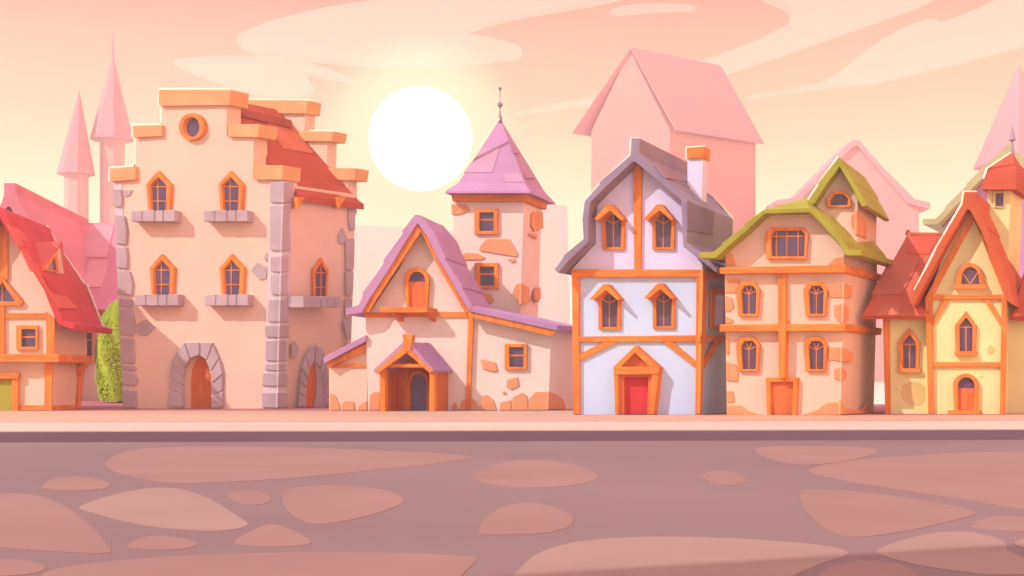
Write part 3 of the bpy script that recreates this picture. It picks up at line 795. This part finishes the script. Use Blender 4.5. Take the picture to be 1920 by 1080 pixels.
for dx, dy in ((0, 0), (126.3, 0), (0, 103.6), (126.3, 103.6)):
    O = sh([(1379.7, 541.7), (1390, 528), (1413.5, 528), (1424.5, 541.7), (1421, 592.5), (1384, 592.5)], dx, dy)
    I = sh([(1389, 545), (1395.5, 535.5), (1411, 535.5), (1418, 544), (1416.6, 588.5), (1391.5, 588.5)], dx, dy)
    B = [(sh([p], dx, dy)[0], sh([q], dx, dy)[0]) for p, q in [((1404.5, 552), (1404.5, 589)), ((1388, 545), (1404.5, 552)), ((1404.5, 552), (1419, 545)), ((1404.5, 552), (1398, 535)), ((1404.5, 552), (1411, 535))]]
    window(t, fG, O, I, B, UG, .16, 1.7)
f = MB().ring([fG.hit(x, y, .2) for x, y in [(1436, 708), (1496, 708), (1493, 778), (1438, 778)]], [fG.hit(x, y, .2) for x, y in [(1444, 716), (1487, 716), (1485, 778), (1445, 778)]], UG * .23).build('door_frame', WOOD, t, .015)
slab(f, 'door', fG, [(1443, 714), (1488, 714), (1487, 778), (1443, 778)], .05, WOODD, UG)
stones(t, fG, [[(1359, 524.5), (1388, 524), (1380, 549), (1359, 549)], [(1359, 554.6), (1371.7, 557.5), (1375.4, 575), (1369, 584), (1359.5, 584)], [(1360, 593), (1374.5, 599), (1372, 606), (1360, 606)], [(1360.5, 630), (1367, 640), (1366, 664), (1361, 664)],
               [(1361.5, 678), (1379, 684), (1384, 698), (1383, 715.5), (1362, 714)], [(1362.5, 732.7), (1374.5, 734), (1377, 753), (1362.5, 755)], [(1363, 760), (1389, 760), (1403, 770), (1426, 778), (1363, 778)], [(1505, 778), (1532.5, 768), (1550, 755), (1575, 754), (1575, 778)],
               [(1550, 533), (1583, 530), (1582, 558), (1554, 557.5)], [(1564, 572), (1581.5, 569), (1580.7, 606), (1572.6, 603.5), (1564, 592)], [(1552.6, 652), (1580, 651), (1579, 678), (1552.6, 674)], [(1563.5, 692.5), (1578.8, 687), (1578, 714), (1564, 709.7)],
               [(1553, 497), (1564, 484), (1583, 481), (1583, 498)], [(1360, 474), (1372, 475), (1380, 497), (1360, 497)]], PATCH, .05, vec=UG)
sG = side(1584, 500, dG, VG)
stones(t, sG, [[(1583, 530), (1600, 538), (1597, 558), (1582, 558)], [(1582, 569), (1592, 575), (1592, 600), (1581, 606)], [(1579.5, 651), (1602, 663), (1599, 678), (1579, 678)], [(1578.5, 688), (1588, 695), (1587, 712), (1577.8, 714)], [(1576.5, 748), (1583, 762), (1600, 769), (1618, 768), (1630, 752), (1629, 775), (1576, 777)]], PATCH, .05)
sS = side(1607, 374, dS, VS)
stones(t, fS, [[(1606.5, 393), (1595, 405), (1596, 423.5), (1606, 440)]], PATCH, .05, vec=US)
stones(t, sS, [[(1606.5, 393), (1622, 412), (1626, 428), (1625, 447), (1606, 440)]], PATCH, .05)

# ------------------------------------------------------------------ H: yellow house with red roofs
dH = dist(775.5)
VH = Vector((2.6, 5.0, 0)); UH = unit(VH)
fH = front(dH)
t = thing('yellow_house', 'yellow timbered house with red roofs, a low left wing and a turret', 'house', (at(1800, 775, dH).x, dH + 2.5, ZP))
ovH = -.8
dv = dH + ovH
oH = [(1705, 570), (1716, 546), (1714, 544), (1756, 470), (1754, 468), (1805, 382), (1808, 359.6), (1831, 360), (1830, 380), (1852, 426), (1850, 428), (1880, 500), (1884, 500), (1904, 574)]
iH = [(1714, 573), (1722, 557), (1723, 555), (1763, 480), (1764, 478), (1811, 396), (1813, 392.5), (1817, 393), (1820, 396), (1840, 434), (1842, 438), (1866, 506), (1868, 510), (1890, 566)]
roof(t, oH, iH, dv, UH * 6.4, mat('orange_red_roof_tiles', (214, 102, 62), k=.80, vary=.05, scale=.5))
gwH = [at(x, y - 2, dv) - UH * ovH for x, y in iH[1:-1]]
hx0, hx1 = at(1737, 560, dH).x, at(1887, 560, dH).x
MB().prism([p for p in gwH if hx0 < p.x < hx1] + [at(1888, 566, dH), at(1884, 782, dH), at(1742, 782, dH), at(1736, 566, dH)], VH).build('wall', YELW, t)
def bargeH(p0, p1):
    pts = [at(x, y, dv) - UH * (ovH + .14) for x, y in p0 + p1[::-1]]
    return MB().prism(pts, UH * .16).build('bargeboard', WOOD, t, .012)
bargeH([(1728, 560), (1816, 394)], [(1740, 560), (1822, 408)])
bargeH([(1816, 394), (1890, 562)], [(1822, 408), (1882, 562)])
slab(t, 'timber_beam', fH, [(1748, 552.5), (1879, 552.5), (1879, 561), (1748, 561)], .14, WOODB, UH, .04, .012)
slab(t, 'timber_beam', fH, [(1749, 679), (1876, 679), (1876, 687.5), (1749, 687.5)], .14, WOODB, UH, .04, .012)
slab(t, 'timber_post', fH, [(1735, 561), (1747.5, 553), (1749.5, 776), (1740.5, 776)], .18, WOOD, UH, .04, .012)
slab(t, 'timber_post', fH, [(1878, 553), (1888, 561), (1883.5, 776), (1874.5, 776)], .18, WOOD, UH, .04, .012)
slab(t, 'brace', fH, [(1769, 560), (1781, 560), (1749, 611), (1748, 600)], .1, WOOD, UH)
slab(t, 'brace', fH, [(1843, 560), (1855.6, 560), (1878, 600), (1878, 614)], .1, WOOD, UH)
ao = [(1792, 536), (1793, 521)] + arc(1819, 521, 26, 28, 165, 15, 8) + [(1845, 521), (1846, 536)]
ai = [(1802, 533), (1803, 522)] + arc(1819, 522, 16.5, 21.5, 165, 15, 8) + [(1835, 522), (1836, 533)]
wf = window(t, fH, ao, ai, [((1803, 509), (1819, 532)), ((1819, 532), (1834, 511))], UH, .16, 2)
slab(wf, 'sill', fH, [(1787.5, 533.5), (1850, 533.5), (1850, 541), (1788, 541)], .24, WOODB, UH)
fW = front(dH + .35)
for dx, dy, pl in ((0, 0, fH), (-106, 32, fW)):
    O = sh([(1811, 583), (1831, 610.5), (1828.5, 660), (1792, 660), (1790, 610.5)], dx, dy)
    I = sh([(1811.5, 595), (1823.5, 611), (1822.5, 659), (1799, 659), (1798.5, 611)], dx, dy)
    B = [(sh([p], dx, dy)[0], sh([q], dx, dy)[0]) for p, q in [((1797, 613.5), (1825, 613.5)), ((1811.5, 613), (1811.5, 660))]]
    wf = window(t, pl, O, I, B, UH, .16, 2.2)
    slab(wf, 'sill', pl, sh([(1790, 658.5), (1831, 658.5), (1831, 666), (1790, 666)], dx, dy), .22, WOODB, UH)
do = [(1790, 772), (1787, 722)] + arc(1810.5, 722, 23.5, 21.5, 165, 15, 8) + [(1834, 722), (1832, 772)]
di = [(1797, 772), (1795.5, 724)] + arc(1811.5, 724, 16, 16.5, 165, 15, 8) + [(1827, 724), (1826, 772)]
df = window(t, fH, do, di, [], UH, .2, name='front_door')
slab(df, 'door_leaf', fH, [(1797, 728), (1826.5, 728), (1826, 771), (1797, 771)], .05, WOODD)
slab(df, 'doorstep', fH, [(1777, 770), (1837, 770), (1837, 776.5), (1777, 776.5)], .5, WOODB, UH)
stones(t, fH, [[(1851, 651), (1857, 646), (1863, 650), (1867, 657), (1861, 664), (1855, 666), (1851, 660)], [(1838, 705), (1842, 703), (1845, 706), (1840, 708)]], YELS, .012, 'plaster_stain')
WINGR = mat('rust_roof_tiles', (216, 104, 72), k=.86, vary=.05, scale=.5)
# low left wing
MB().prism([fW.hit(1656, 585), fW.hit(1738, 585), fW.hit(1741, 782), fW.hit(1662, 782)], UH * 4.4).build('wing_wall', YELW, t)
slab(t, 'timber_post', fW, [(1655, 595), (1667, 595), (1669, 776), (1659.5, 776)], .14, WOOD, UH, .04, .012)
stones(t, fW, [[(1689, 738), (1693, 722), (1708, 715), (1722, 716), (1735, 726), (1735, 750), (1722, 762), (1705, 757), (1694, 750)], [(1676, 729), (1681, 726), (1685, 729), (1680, 732)]], YELS, .012, 'plaster_stain')
dw0, dw1 = dH - .45, dH + 4.3
ra, rb = at(1616.7, 591.7, dw0), at(1738, 592.5, dw0)
rc, rdn = at(1803, 436.5, dw1), at(1704, 435.5, dw1)
thk = Vector((0, .10, -.14))
slw = plane3(ra, rb, rdn)
MB().loft([ra, rb, rc, rdn], [p + Vector((0, .25, -.16)) for p in (ra, rb, rc, rdn)]).build('wing_roof', WINGR, t, .02)
MB().loft([rdn, rc, rc + Vector((1.5, 3, -4)), rdn + Vector((1.5, 3, -4))], [p + Vector((0, -.25, -.16)) for p in (rdn, rc, rc + Vector((1.5, 3, -4)), rdn + Vector((1.5, 3, -4)))]).build('wing_roof', REDR, t)
MB().prism([at(1697, 439, dw1), at(1700, 430.5, dw1), at(1704, 430.5, dw1), at(1709, 438.5, dw1)], Vector((.2, .5, 0))).build('ridge_end', REDR, t)
tiles(t, slw, [[(1667, 489), (1724, 488), (1692, 551), (1634, 551)], [(1655, 572), (1692, 572), (1685, 590), (1643, 591)]], REDP, .05)
tiles(t, slw, [[(1714, 441), (1760, 441), (1742, 476), (1700, 476)]], mat('deep_red_roof_tiles', (214, 92, 70), k=.88), .03)
# right wing roof seen at the frame edge
ga, gb_ = at(1897, 592.5, dH + .1), at(2010, 596, dH + .1)
gc, gd = at(2030, 470, dH + 3.6), at(1934, 470, dH + 3.6)
MB().loft([ga, gb_, gc, gd], [p + Vector((0, .3, -.2)) for p in (ga, gb_, gc, gd)]).build('right_wing_roof', REDR, t, .02)
MB().prism([at(1890, 590, dH + .9), at(1990, 590, dH + .9), at(1990, 782, dH + .9), at(1886, 782, dH + .9)], UH * 3).build('right_wing_wall', YELW, t)
# turret
dU = dH + 3.4
VU = Vector((1.6, 2.6, 0)); UU = unit(VU)
fU = front(dU)
tu = MB().prism([at(1852, 350, dU), at(1895, 350, dU), at(1889, 520, dU), at(1849, 520, dU)], VU).build('turret', YELW, t)
def ringU(y, xl, xr, d, dep):
    a, b_ = at(xl, y, d), at(xr, y, d)
    return [a, b_, b_ + UU * dep, a + UU * dep]
u1, u2 = ringU(355, 1839, 1905, dU - .5, 3.6), ringU(316, 1852, 1905, dU - .1, 2.9)
uap = at(1898, 286, dU + 1.1)
vs = u1 + u2 + [uap]
fcs = [(3, 2, 1, 0)]
for k in range(4):
    j = (k + 1) % 4
    fcs += [(k, j, 4 + j, 4 + k), (4 + k, 4 + j, 8)]
MB().poly(vs, fcs).build('turret_roof', REDR, tu)
window(tu, fU, rect(1862.5, 358.5, 1882, 389), rect(1866, 362, 1881, 387), [], UU, .08, name='turret_window', frame=YELS)
b = MB()
q = (dU + 1.1) / FOC
lathe(b, uap + Vector((0, 0, -4 * q)), [(4 * q, 0), (2.2 * q, 24 * q), (2.2 * q, 25 * q), (7 * q, 27 * q), (.3 * q, 56 * q)], 8)
b.build('finial', METAL, tu)

# ------------------------------------------------------------------ houses behind
dB = 88.0
VB = Vector((-1.9, 21, 0)); UB = unit(VB)
t = thing('mauve_roof_house', 'mauve roofed house with pale walls standing behind the crimson roofed house', 'house', (at(60, 750, 95).x, 98, ZP))
oB = [(-120, 580), (3, 380), (8, 362), (7, 343), (29, 343), (29, 362), (150, 600)]
iB = [(-112, 590), (2, 402), (12, 390), (13, 388), (18, 388), (20, 390), (138, 606)]
roof(t, oB, iB, dB, VB, MAUVR)
MB().prism([at(-100, 570, dB + 1), at(12, 396, dB + 1), at(125, 585, dB + 1), at(125, 765, dB + 1), at(-100, 765, dB + 1)], UB * 19).build('wall', WHTW, t)
slab(t, 'gable_window', front(dB + 1), [(4, 415), (12, 398), (19, 413)], .1, GLASS)
dB2 = 92.5
fB2 = front(dB2)
MB().prism([at(90, 572, dB2), at(260, 572, dB2), at(260, 756, dB2), at(90, 756, dB2)], Vector((0, 22, 0))).build('wing_wall', WHTW, t)
ra, rb, rc, rdn = at(80, 580, dB2 - 1), at(268, 580, dB2 - 1), at(262, 418, 109), at(100, 418, 109)
MB().loft([ra, rb, rc, rdn], [p + Vector((0, .5, -.3)) for p in (ra, rb, rc, rdn)]).build('wing_roof', MAUVR, t)
slB = plane3(ra, rb, rdn)
tiles(t, slB, [[(160, 422), (214, 422), (200, 482), (136, 482)], [(168, 488), (206, 488), (190, 538), (150, 538)]], MAUVP, .08)
window(t, fB2, rect(140, 618, 179, 681), rect(146, 624, 172, 672), [((146, 638), (172, 638)), ((160, 624), (160, 672))], Vector((0, 1, 0)), .25, 2, frame=MAUVP)

t = thing('orchid_house', 'orchid walled house with beige green roof half hidden behind the turret', 'house', (at(1880, 740, 86).x, 90, ZP))
oI = [(1729, 410), (1754, 410), (1773, 390), (1771, 388), (1813, 347), (1811, 345), (1890, 268), (1969, 345), (2040, 410), (2060, 410)]
iI = [(1730, 421), (1758, 421), (1779, 400), (1780, 398), (1820, 357), (1821, 355), (1890, 288), (1962, 357), (2030, 421), (2060, 421)]
VI = Vector((4.5, 8, 0))
roof(t, oI, iI, 85, VI * 1.2, BEIGR)
MB().prism([at(1765, 419, 85), at(1783, 398, 85), at(1890, 284, 85), at(2020, 420, 85), at(2020, 754, 85), at(1765, 754, 85)], VI).build('wall', ORCH, t)
for o_ in t.children:
    if o_.name.startswith('wall'):
        for v in o_.data.vertices:
            v.co += Vector((VI.x * .12, VI.y * .12, 0))

# ------------------------------------------------------------------ far pink skyline
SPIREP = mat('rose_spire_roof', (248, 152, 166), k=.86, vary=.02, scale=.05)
def far_spire(name, label, dd, apex, base, shaft, needle=None, n=8):
    t = thing(name, label, 'spire', (at(apex[0], 700, dd).x, dd, ZP), 'pink spires on the skyline')
    px = dd / FOC
    def ringp(x0, x1, y, rot=22.5):
        c = at((x0 + x1) / 2, y, dd); r = (x1 - x0) / 2 * px
        return [c + Vector((r * math.cos(math.radians(rot + 360 * k / n)), r * math.sin(math.radians(rot + 360 * k / n)), 0)) for k in range(n)]
    R = ringp(base[0], base[1], base[2])
    ap = at(apex[0], apex[1], dd)
    if needle:
        N1 = ringp(needle[0] - 3, needle[0] + 3, needle[2]); 
        b = MB().loft(R, N1)
        b.loft(N1, ringp(needle[0] - 1.2, needle[0] + 1.2, needle[1]))
    else:
        b = MB().poly(R + [ap], [tuple(range(n))[::-1]] + [(k, (k + 1) % n, n) for k in range(n)])
    b.build('spire_roof', SPIREP, t)
    S1 = ringp(shaft[0], shaft[1], base[2] - 1)
    S2 = [Vector((p.x, p.y, ZP - .1)) for p in S1]
    MB().loft(S1, S2).build('tower_shaft', PINKW, t)
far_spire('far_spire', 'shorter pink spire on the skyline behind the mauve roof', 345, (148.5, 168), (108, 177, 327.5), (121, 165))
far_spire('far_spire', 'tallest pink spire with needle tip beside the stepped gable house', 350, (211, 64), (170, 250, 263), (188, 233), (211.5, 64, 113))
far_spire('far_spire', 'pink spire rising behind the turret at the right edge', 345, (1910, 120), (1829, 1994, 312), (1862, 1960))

dK = 320.0
t = thing('far_hall', 'huge pale pink gabled hall on the skyline behind the violet roofed house', 'hall', (at(1250, 700, dK).x, dK + 12, ZP))
VK = Vector((0, 0, 0))
kb = at(1351.7, 140, dK * 1.06); kf = at(1181.7, 88, dK)
VK = Vector((kb.x - kf.x, kb.y - kf.y, 0)); UK = unit(VK)
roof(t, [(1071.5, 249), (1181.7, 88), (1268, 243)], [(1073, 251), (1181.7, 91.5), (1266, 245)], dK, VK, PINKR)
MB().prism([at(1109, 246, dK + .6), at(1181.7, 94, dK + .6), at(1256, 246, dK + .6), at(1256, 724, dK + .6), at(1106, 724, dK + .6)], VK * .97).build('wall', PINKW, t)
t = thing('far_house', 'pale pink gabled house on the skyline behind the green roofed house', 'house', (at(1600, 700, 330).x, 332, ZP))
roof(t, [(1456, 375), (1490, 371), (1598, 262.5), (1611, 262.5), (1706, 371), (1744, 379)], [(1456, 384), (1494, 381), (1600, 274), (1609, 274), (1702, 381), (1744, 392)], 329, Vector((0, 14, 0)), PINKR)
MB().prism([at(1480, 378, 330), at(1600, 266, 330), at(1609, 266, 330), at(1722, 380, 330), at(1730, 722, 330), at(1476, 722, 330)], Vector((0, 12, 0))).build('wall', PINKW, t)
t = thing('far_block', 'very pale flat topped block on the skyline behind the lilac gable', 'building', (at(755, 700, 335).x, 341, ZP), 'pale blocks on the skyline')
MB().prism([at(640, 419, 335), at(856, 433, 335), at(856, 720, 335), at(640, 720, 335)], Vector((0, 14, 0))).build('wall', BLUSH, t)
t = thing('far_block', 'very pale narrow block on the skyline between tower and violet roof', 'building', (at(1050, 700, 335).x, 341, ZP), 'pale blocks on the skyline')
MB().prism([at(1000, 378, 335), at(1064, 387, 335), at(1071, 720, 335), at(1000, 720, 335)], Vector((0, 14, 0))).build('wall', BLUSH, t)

# ------------------------------------------------------------------ cypress shrub between the houses
def leaf_mat():
    m = mat('cypress_leaves', (172, 192, 54), k=.90, vary=.05, scale=1.3)
    return m
dC = 84.0
cb = at(226, 756, dC)
t = thing('cypress', 'smooth green cypress squeezed between the crimson roofed and stepped gable houses', 'tree', (cb.x, dC, ZP))
b = MB()
lathe(b, Vector((cb.x, dC, ZP - .1)), [(.22, 0), (.16, 1.5), (.09, 4.5), (.02, 6.2)], 8)
b.build('trunk', WOODD, t)
b = MB()
top = (702 - 566) * dC / FOC + EYE - ZP
rmax = 44 * dC / FOC
def prof_r(u):
    return rmax * (0.86 + .14 * math.sin(min(u / .45, 1) * math.pi / 2)) * (1 if u < .5 else max(0.0, 1 - ((u - .5) / .5) ** 2) ** .62)
rnd = random.Random(3)
n_leaf = 14000
for k in range(n_leaf):
    u = rnd.random() ** .95
    r = prof_r(u) * (rnd.uniform(.90, 1.0) if k % 9 else rnd.uniform(.95, 1.06))
    a = rnd.uniform(0, 2 * math.pi)
    r *= 1 + .07 * math.sin(a * 5 + u * 9)
    p = Vector((cb.x + r * math.cos(a), dC + r * math.sin(a), ZP + .1 + u * top))
    nrm = Vector((math.cos(a), math.sin(a), rnd.uniform(-.1, .6))).normalized()
    tv = Vector((-math.sin(a), math.cos(a), 0)) * rnd.uniform(.05, .09)
    uv = (up * 1.0 + nrm * rnd.uniform(-.06, .10)) * rnd.uniform(.10, .18)
    v = [b.bm.verts.new(p - tv), b.bm.verts.new(p + uv * .4 - tv * .9 + nrm * .02), b.bm.verts.new(p + uv), b.bm.verts.new(p + uv * .4 + tv * .9 + nrm * .02), b.bm.verts.new(p + tv)]
    b.bm.faces.new(v)
core = [(max(.02, prof_r(u / 14) * .95), u / 14 * top + .1) for u in range(15)]
lathe(b, Vector((cb.x, dC, ZP)), core, 20)
me_ = b.bm
cr = bpy.data.meshes.new('crown'); me_.to_mesh(cr); me_.free(); cr.materials.append(leaf_mat())
co = bpy.data.objects.new('crown', cr); col.objects.link(co); co.parent = t; co.matrix_parent_inverse = Plain(t)

# ------------------------------------------------------------------ ivory edging along the top edges: rim light put into colour and shape
houses = {o.name: o for o in bpy.data.objects if o.get('category')}
def rim_light(house, d, lines, w=3.4, dep=.12, sft=Vector((0, 0, 0))):
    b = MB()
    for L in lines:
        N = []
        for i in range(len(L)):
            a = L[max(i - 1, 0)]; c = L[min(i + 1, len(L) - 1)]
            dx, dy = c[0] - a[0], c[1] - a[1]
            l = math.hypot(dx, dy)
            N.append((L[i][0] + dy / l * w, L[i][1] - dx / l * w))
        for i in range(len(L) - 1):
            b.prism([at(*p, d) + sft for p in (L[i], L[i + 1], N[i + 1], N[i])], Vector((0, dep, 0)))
    b.build('painted_rim', RIM, houses[house])
rim_light('stepped_gable_house', dD + .1, [[(206, 340), (205.5, 315.5), (254, 312)], [(254.5, 336), (254.5, 258), (249, 256), (248.5, 235.5), (303, 234)], [(303.5, 232), (303.5, 200), (298, 197), (298, 168), (432, 168)]])
rim_light('stepped_gable_house', dR + .3, [[(450, 187), (577, 188), (582, 191)], [(577, 246), (626, 246), (631, 250)]], 2.4)
rim_light('violet_roof_house', dF + ovF + .1, [[(1094, 412), (1096, 377), (1124, 344), (1182, 291), (1184, 259), (1200, 259)]], 2.4)
rim_light('violet_roof_house', dc, [[(1287.5, 298), (1287.5, 277), (1321.5, 274.5)]], 2.6)
rim_light('green_roof_house', dS - .6, [[(1516, 376), (1534.5, 347), (1573, 294)]], 2.6)
rim_light('yellow_house', dH + ovH + .1, [[(1716, 545), (1755, 469), (1805, 382), (1808, 359.6), (1831, 360)]], 2.6)
rim_light('yellow_house', dU - .2, [[(1846, 335), (1852, 316), (1896, 287)]], 2.4)

rim_light('timbered_house', dA - .8, [[(0, 388), (22, 428), (80, 512), (84, 512), (118, 600), (140, 607)]], 3.0, .12, UA * 8.0)
rim_light('violet_roof_house', dF + ovF, [[(1184, 259), (1200, 259), (1199, 288), (1247, 329), (1289, 375), (1288, 455)]], 2.4, .12, UF * 7.05)
rim_light('lilac_roof_cottage', dE + ovE + .1, [[(681, 552), (720, 492), (777, 403), (787, 403)]], 2.2)
rim_light('square_tower', dT + .3, [[(860, 342), (937.5, 222)]], 2.0)
# ------------------------------------------------------------------ unseen hall added behind the viewer, shaped to shade the near road
g1, g2 = gp(960, 1079, 0), gp(1920, 1020, 0)
hh = 25.0
sft = SUN_DIR * (hh / SUN_DIR.z)
e1_, e2_ = g1 + sft, g2 + sft
ed = (e2_ - e1_).normalized(); en = Vector((ed.y, -ed.x, 0))
e1_, e2_ = e1_ - ed * 9, e2_ + ed * 9
t = thing('added_shade_hall', 'unseen peach hall added behind the viewer to shade the near road', 'hall', (e1_.x, e1_.y, 0))
base_ = [Vector((p.x, p.y, -.05)) for p in (e1_ + en * .6, e2_ + en * .6, e2_ + en * 12, e1_ + en * 12)]
MB().prism(base_, Vector((0, 0, hh - .4))).build('wall', PEACH, t)
q_ = [Vector((p.x, p.y, hh - .4)) for p in (e1_, e2_, e2_ + en * 12.6, e1_ + en * 12.6)]
MB().prism(q_, Vector((0, 0, .4))).build('added_hall_cornice', SAND, t)
MB().poly([p + Vector((0, 0, .4)) for p in q_] + [e1_ + en * 6 + ed * 3 + Vector((0, 0, 2.5)), e2_ + en * 6 - ed * 3 + Vector((0, 0, 2.5))], [(0, 1, 5, 4), (1, 2, 5), (2, 3, 4, 5), (3, 0, 4), (3, 2, 1, 0)]).build('roof', REDR, t)  # roof of the added unseen shade hall
opl = Plane(base_[0], -en)
for i in range(3):
    for j in range(5):
        c_ = base_[0] + ed * (2.5 + i * 5) + Vector((0, 0, 3 + j * 4.2))
        w_ = [c_ + ed * a + up * z - en * .1 for a, z in ((-.6, 0), (.6, 0), (.6, 1.6), (0, 2.3), (-.6, 1.6))]
        w2_ = [c_ + ed * a + up * z - en * .1 for a, z in ((-.45, .15), (.45, .15), (.45, 1.5), (0, 2.05), (-.45, 1.5))]
        f = MB().ring(w_, w2_, en * .2).build('window', WOOD, t)
        MB().prism([p + en * .07 for p in w2_], en * .1).build('pane', GLASS, f)

# ------------------------------------------------------------------ sun disc and clouds
m = bpy.data.materials.new('sun_glow'); m.use_nodes = True
n = m.node_tree; n.nodes.clear()
e_ = n.nodes.new('ShaderNodeEmission'); o_ = n.nodes.new('ShaderNodeOutputMaterial')
e_.inputs['Color'].default_value = (1, .99, .98, 1); e_.inputs['Strength'].default_value = 1.9
n.links.new(e_.outputs[0], o_.inputs['Surface'])
dSun = 6000.0
b = MB()
bmesh.ops.create_uvsphere(b.bm, u_segments=64, v_segments=32, radius=97.5 * dSun / FOC)
o = b.build('sun', m, None, smooth=True)
o.location = at(788.5, 260, dSun)
tag(o, 'large white sun disc glowing low in the sky', 'sun')

cm = bpy.data.materials.new('cloud_vapour'); cm.use_nodes = True
n = cm.node_tree; n.nodes.clear()
tr = n.nodes.new('ShaderNodeBsdfTransparent'); df_ = n.nodes.new('ShaderNodeBsdfDiffuse'); mx = n.nodes.new('ShaderNodeMixShader'); o_ = n.nodes.new('ShaderNodeOutputMaterial')
df_.inputs['Color'].default_value = L3(255, 246, 244, .95)
mx.inputs[0].default_value = .15
n.links.new(tr.outputs[0], mx.inputs[1]); n.links.new(df_.outputs[0], mx.inputs[2]); n.links.new(mx.outputs[0], o_.inputs['Surface'])
CL = [
 ('broad pale cloud with blunt rounded left end above the sun', [(443, 78), (450, 62), (500, 40), (600, 14), (720, -4), (900, -40), (1260, -40), (1140, -2), (1050, 12), (960, 28), (905, 43), (862, 58), (915, 70), (962, 80), (980, 92), (975, 102), (900, 112), (800, 118), (700, 118), (600, 110), (500, 100), (450, 88)]),
 ('leaf shaped pale cloud above the stepped gable house with a thin tail', [(320, 116), (345, 108), (420, 104), (480, 104), (540, 110), (600, 122), (640, 138), (670, 153), (620, 142), (555, 133), (578, 146), (585, 160), (578, 170), (540, 177), (500, 176), (450, 165), (400, 148), (350, 130)]),
 ('small thin lens shaped cloud high above the violet roofed house', [(1135, 21), (1175, 9), (1240, 5), (1320, 11), (1260, 11), (1200, 16)]),
 ('long slanting cloud band curling over the top of the far hall', [(1285, 124), (1310, 115), (1360, 98), (1440, 66), (1483, 42), (1491, 25), (1480, 8), (1430, -10), (1430, -40), (1800, -40), (1755, -2), (1650, 35), (1550, 70), (1450, 105), (1360, 134), (1320, 132)]),
 ('wide wispy cloud spreading to the right edge of the sky', [(1390, 180), (1470, 171), (1548, 152), (1580, 130), (1635, 86), (1690, 52), (1740, 35), (1755, 36), (1762, 43), (1830, 18), (1900, -20), (1990, -20), (1990, 60), (1930, 80), (1810, 112), (1700, 138), (1640, 152), (1560, 158), (1470, 170)]),
 ('faint thin cloud streak left of the far hall', [(950, 214), (1030, 196), (1110, 182), (1114, 190), (1040, 200)]),
]
for lab, p in CL:
    pts = [at(x, y, 1500) for x, y in chaikin(p, 2)]
    o = MB().prism(pts, Vector((0, 24, 0))).build('cloud', cm)
    tag(o, lab, 'cloud', 'clouds in the peach sky')
    o.visible_shadow = True

# ------------------------------------------------------------------ haze
HAZE = 0.0019
if HAZE:
    bm_ = MB()
    x0, x1, y0, y1, z0, z1 = -330, 330, -65, 375, -1.2, 100
    P = [Vector((x, y, z0)) for x, y in ((x0, y0), (x1, y0), (x1, y1), (x0, y1))]
    bm_.prism(P, Vector((0, 0, z1 - z0)))
    hm = bpy.data.materials.new('haze_air'); hm.use_nodes = True
    n = hm.node_tree; n.nodes.clear()
    vo = n.nodes.new('ShaderNodeVolumePrincipled'); o_ = n.nodes.new('ShaderNodeOutputMaterial')
    vo.inputs['Color'].default_value = (1.0, .93, .84, 1)
    vo.inputs['Anisotropy'].default_value = 0.5
    vo.inputs['Density'].default_value = HAZE
    n.links.new(vo.outputs[0], o_.inputs['Volume'])
    o = bm_.build('haze', hm)
    o['kind'] = 'stuff'
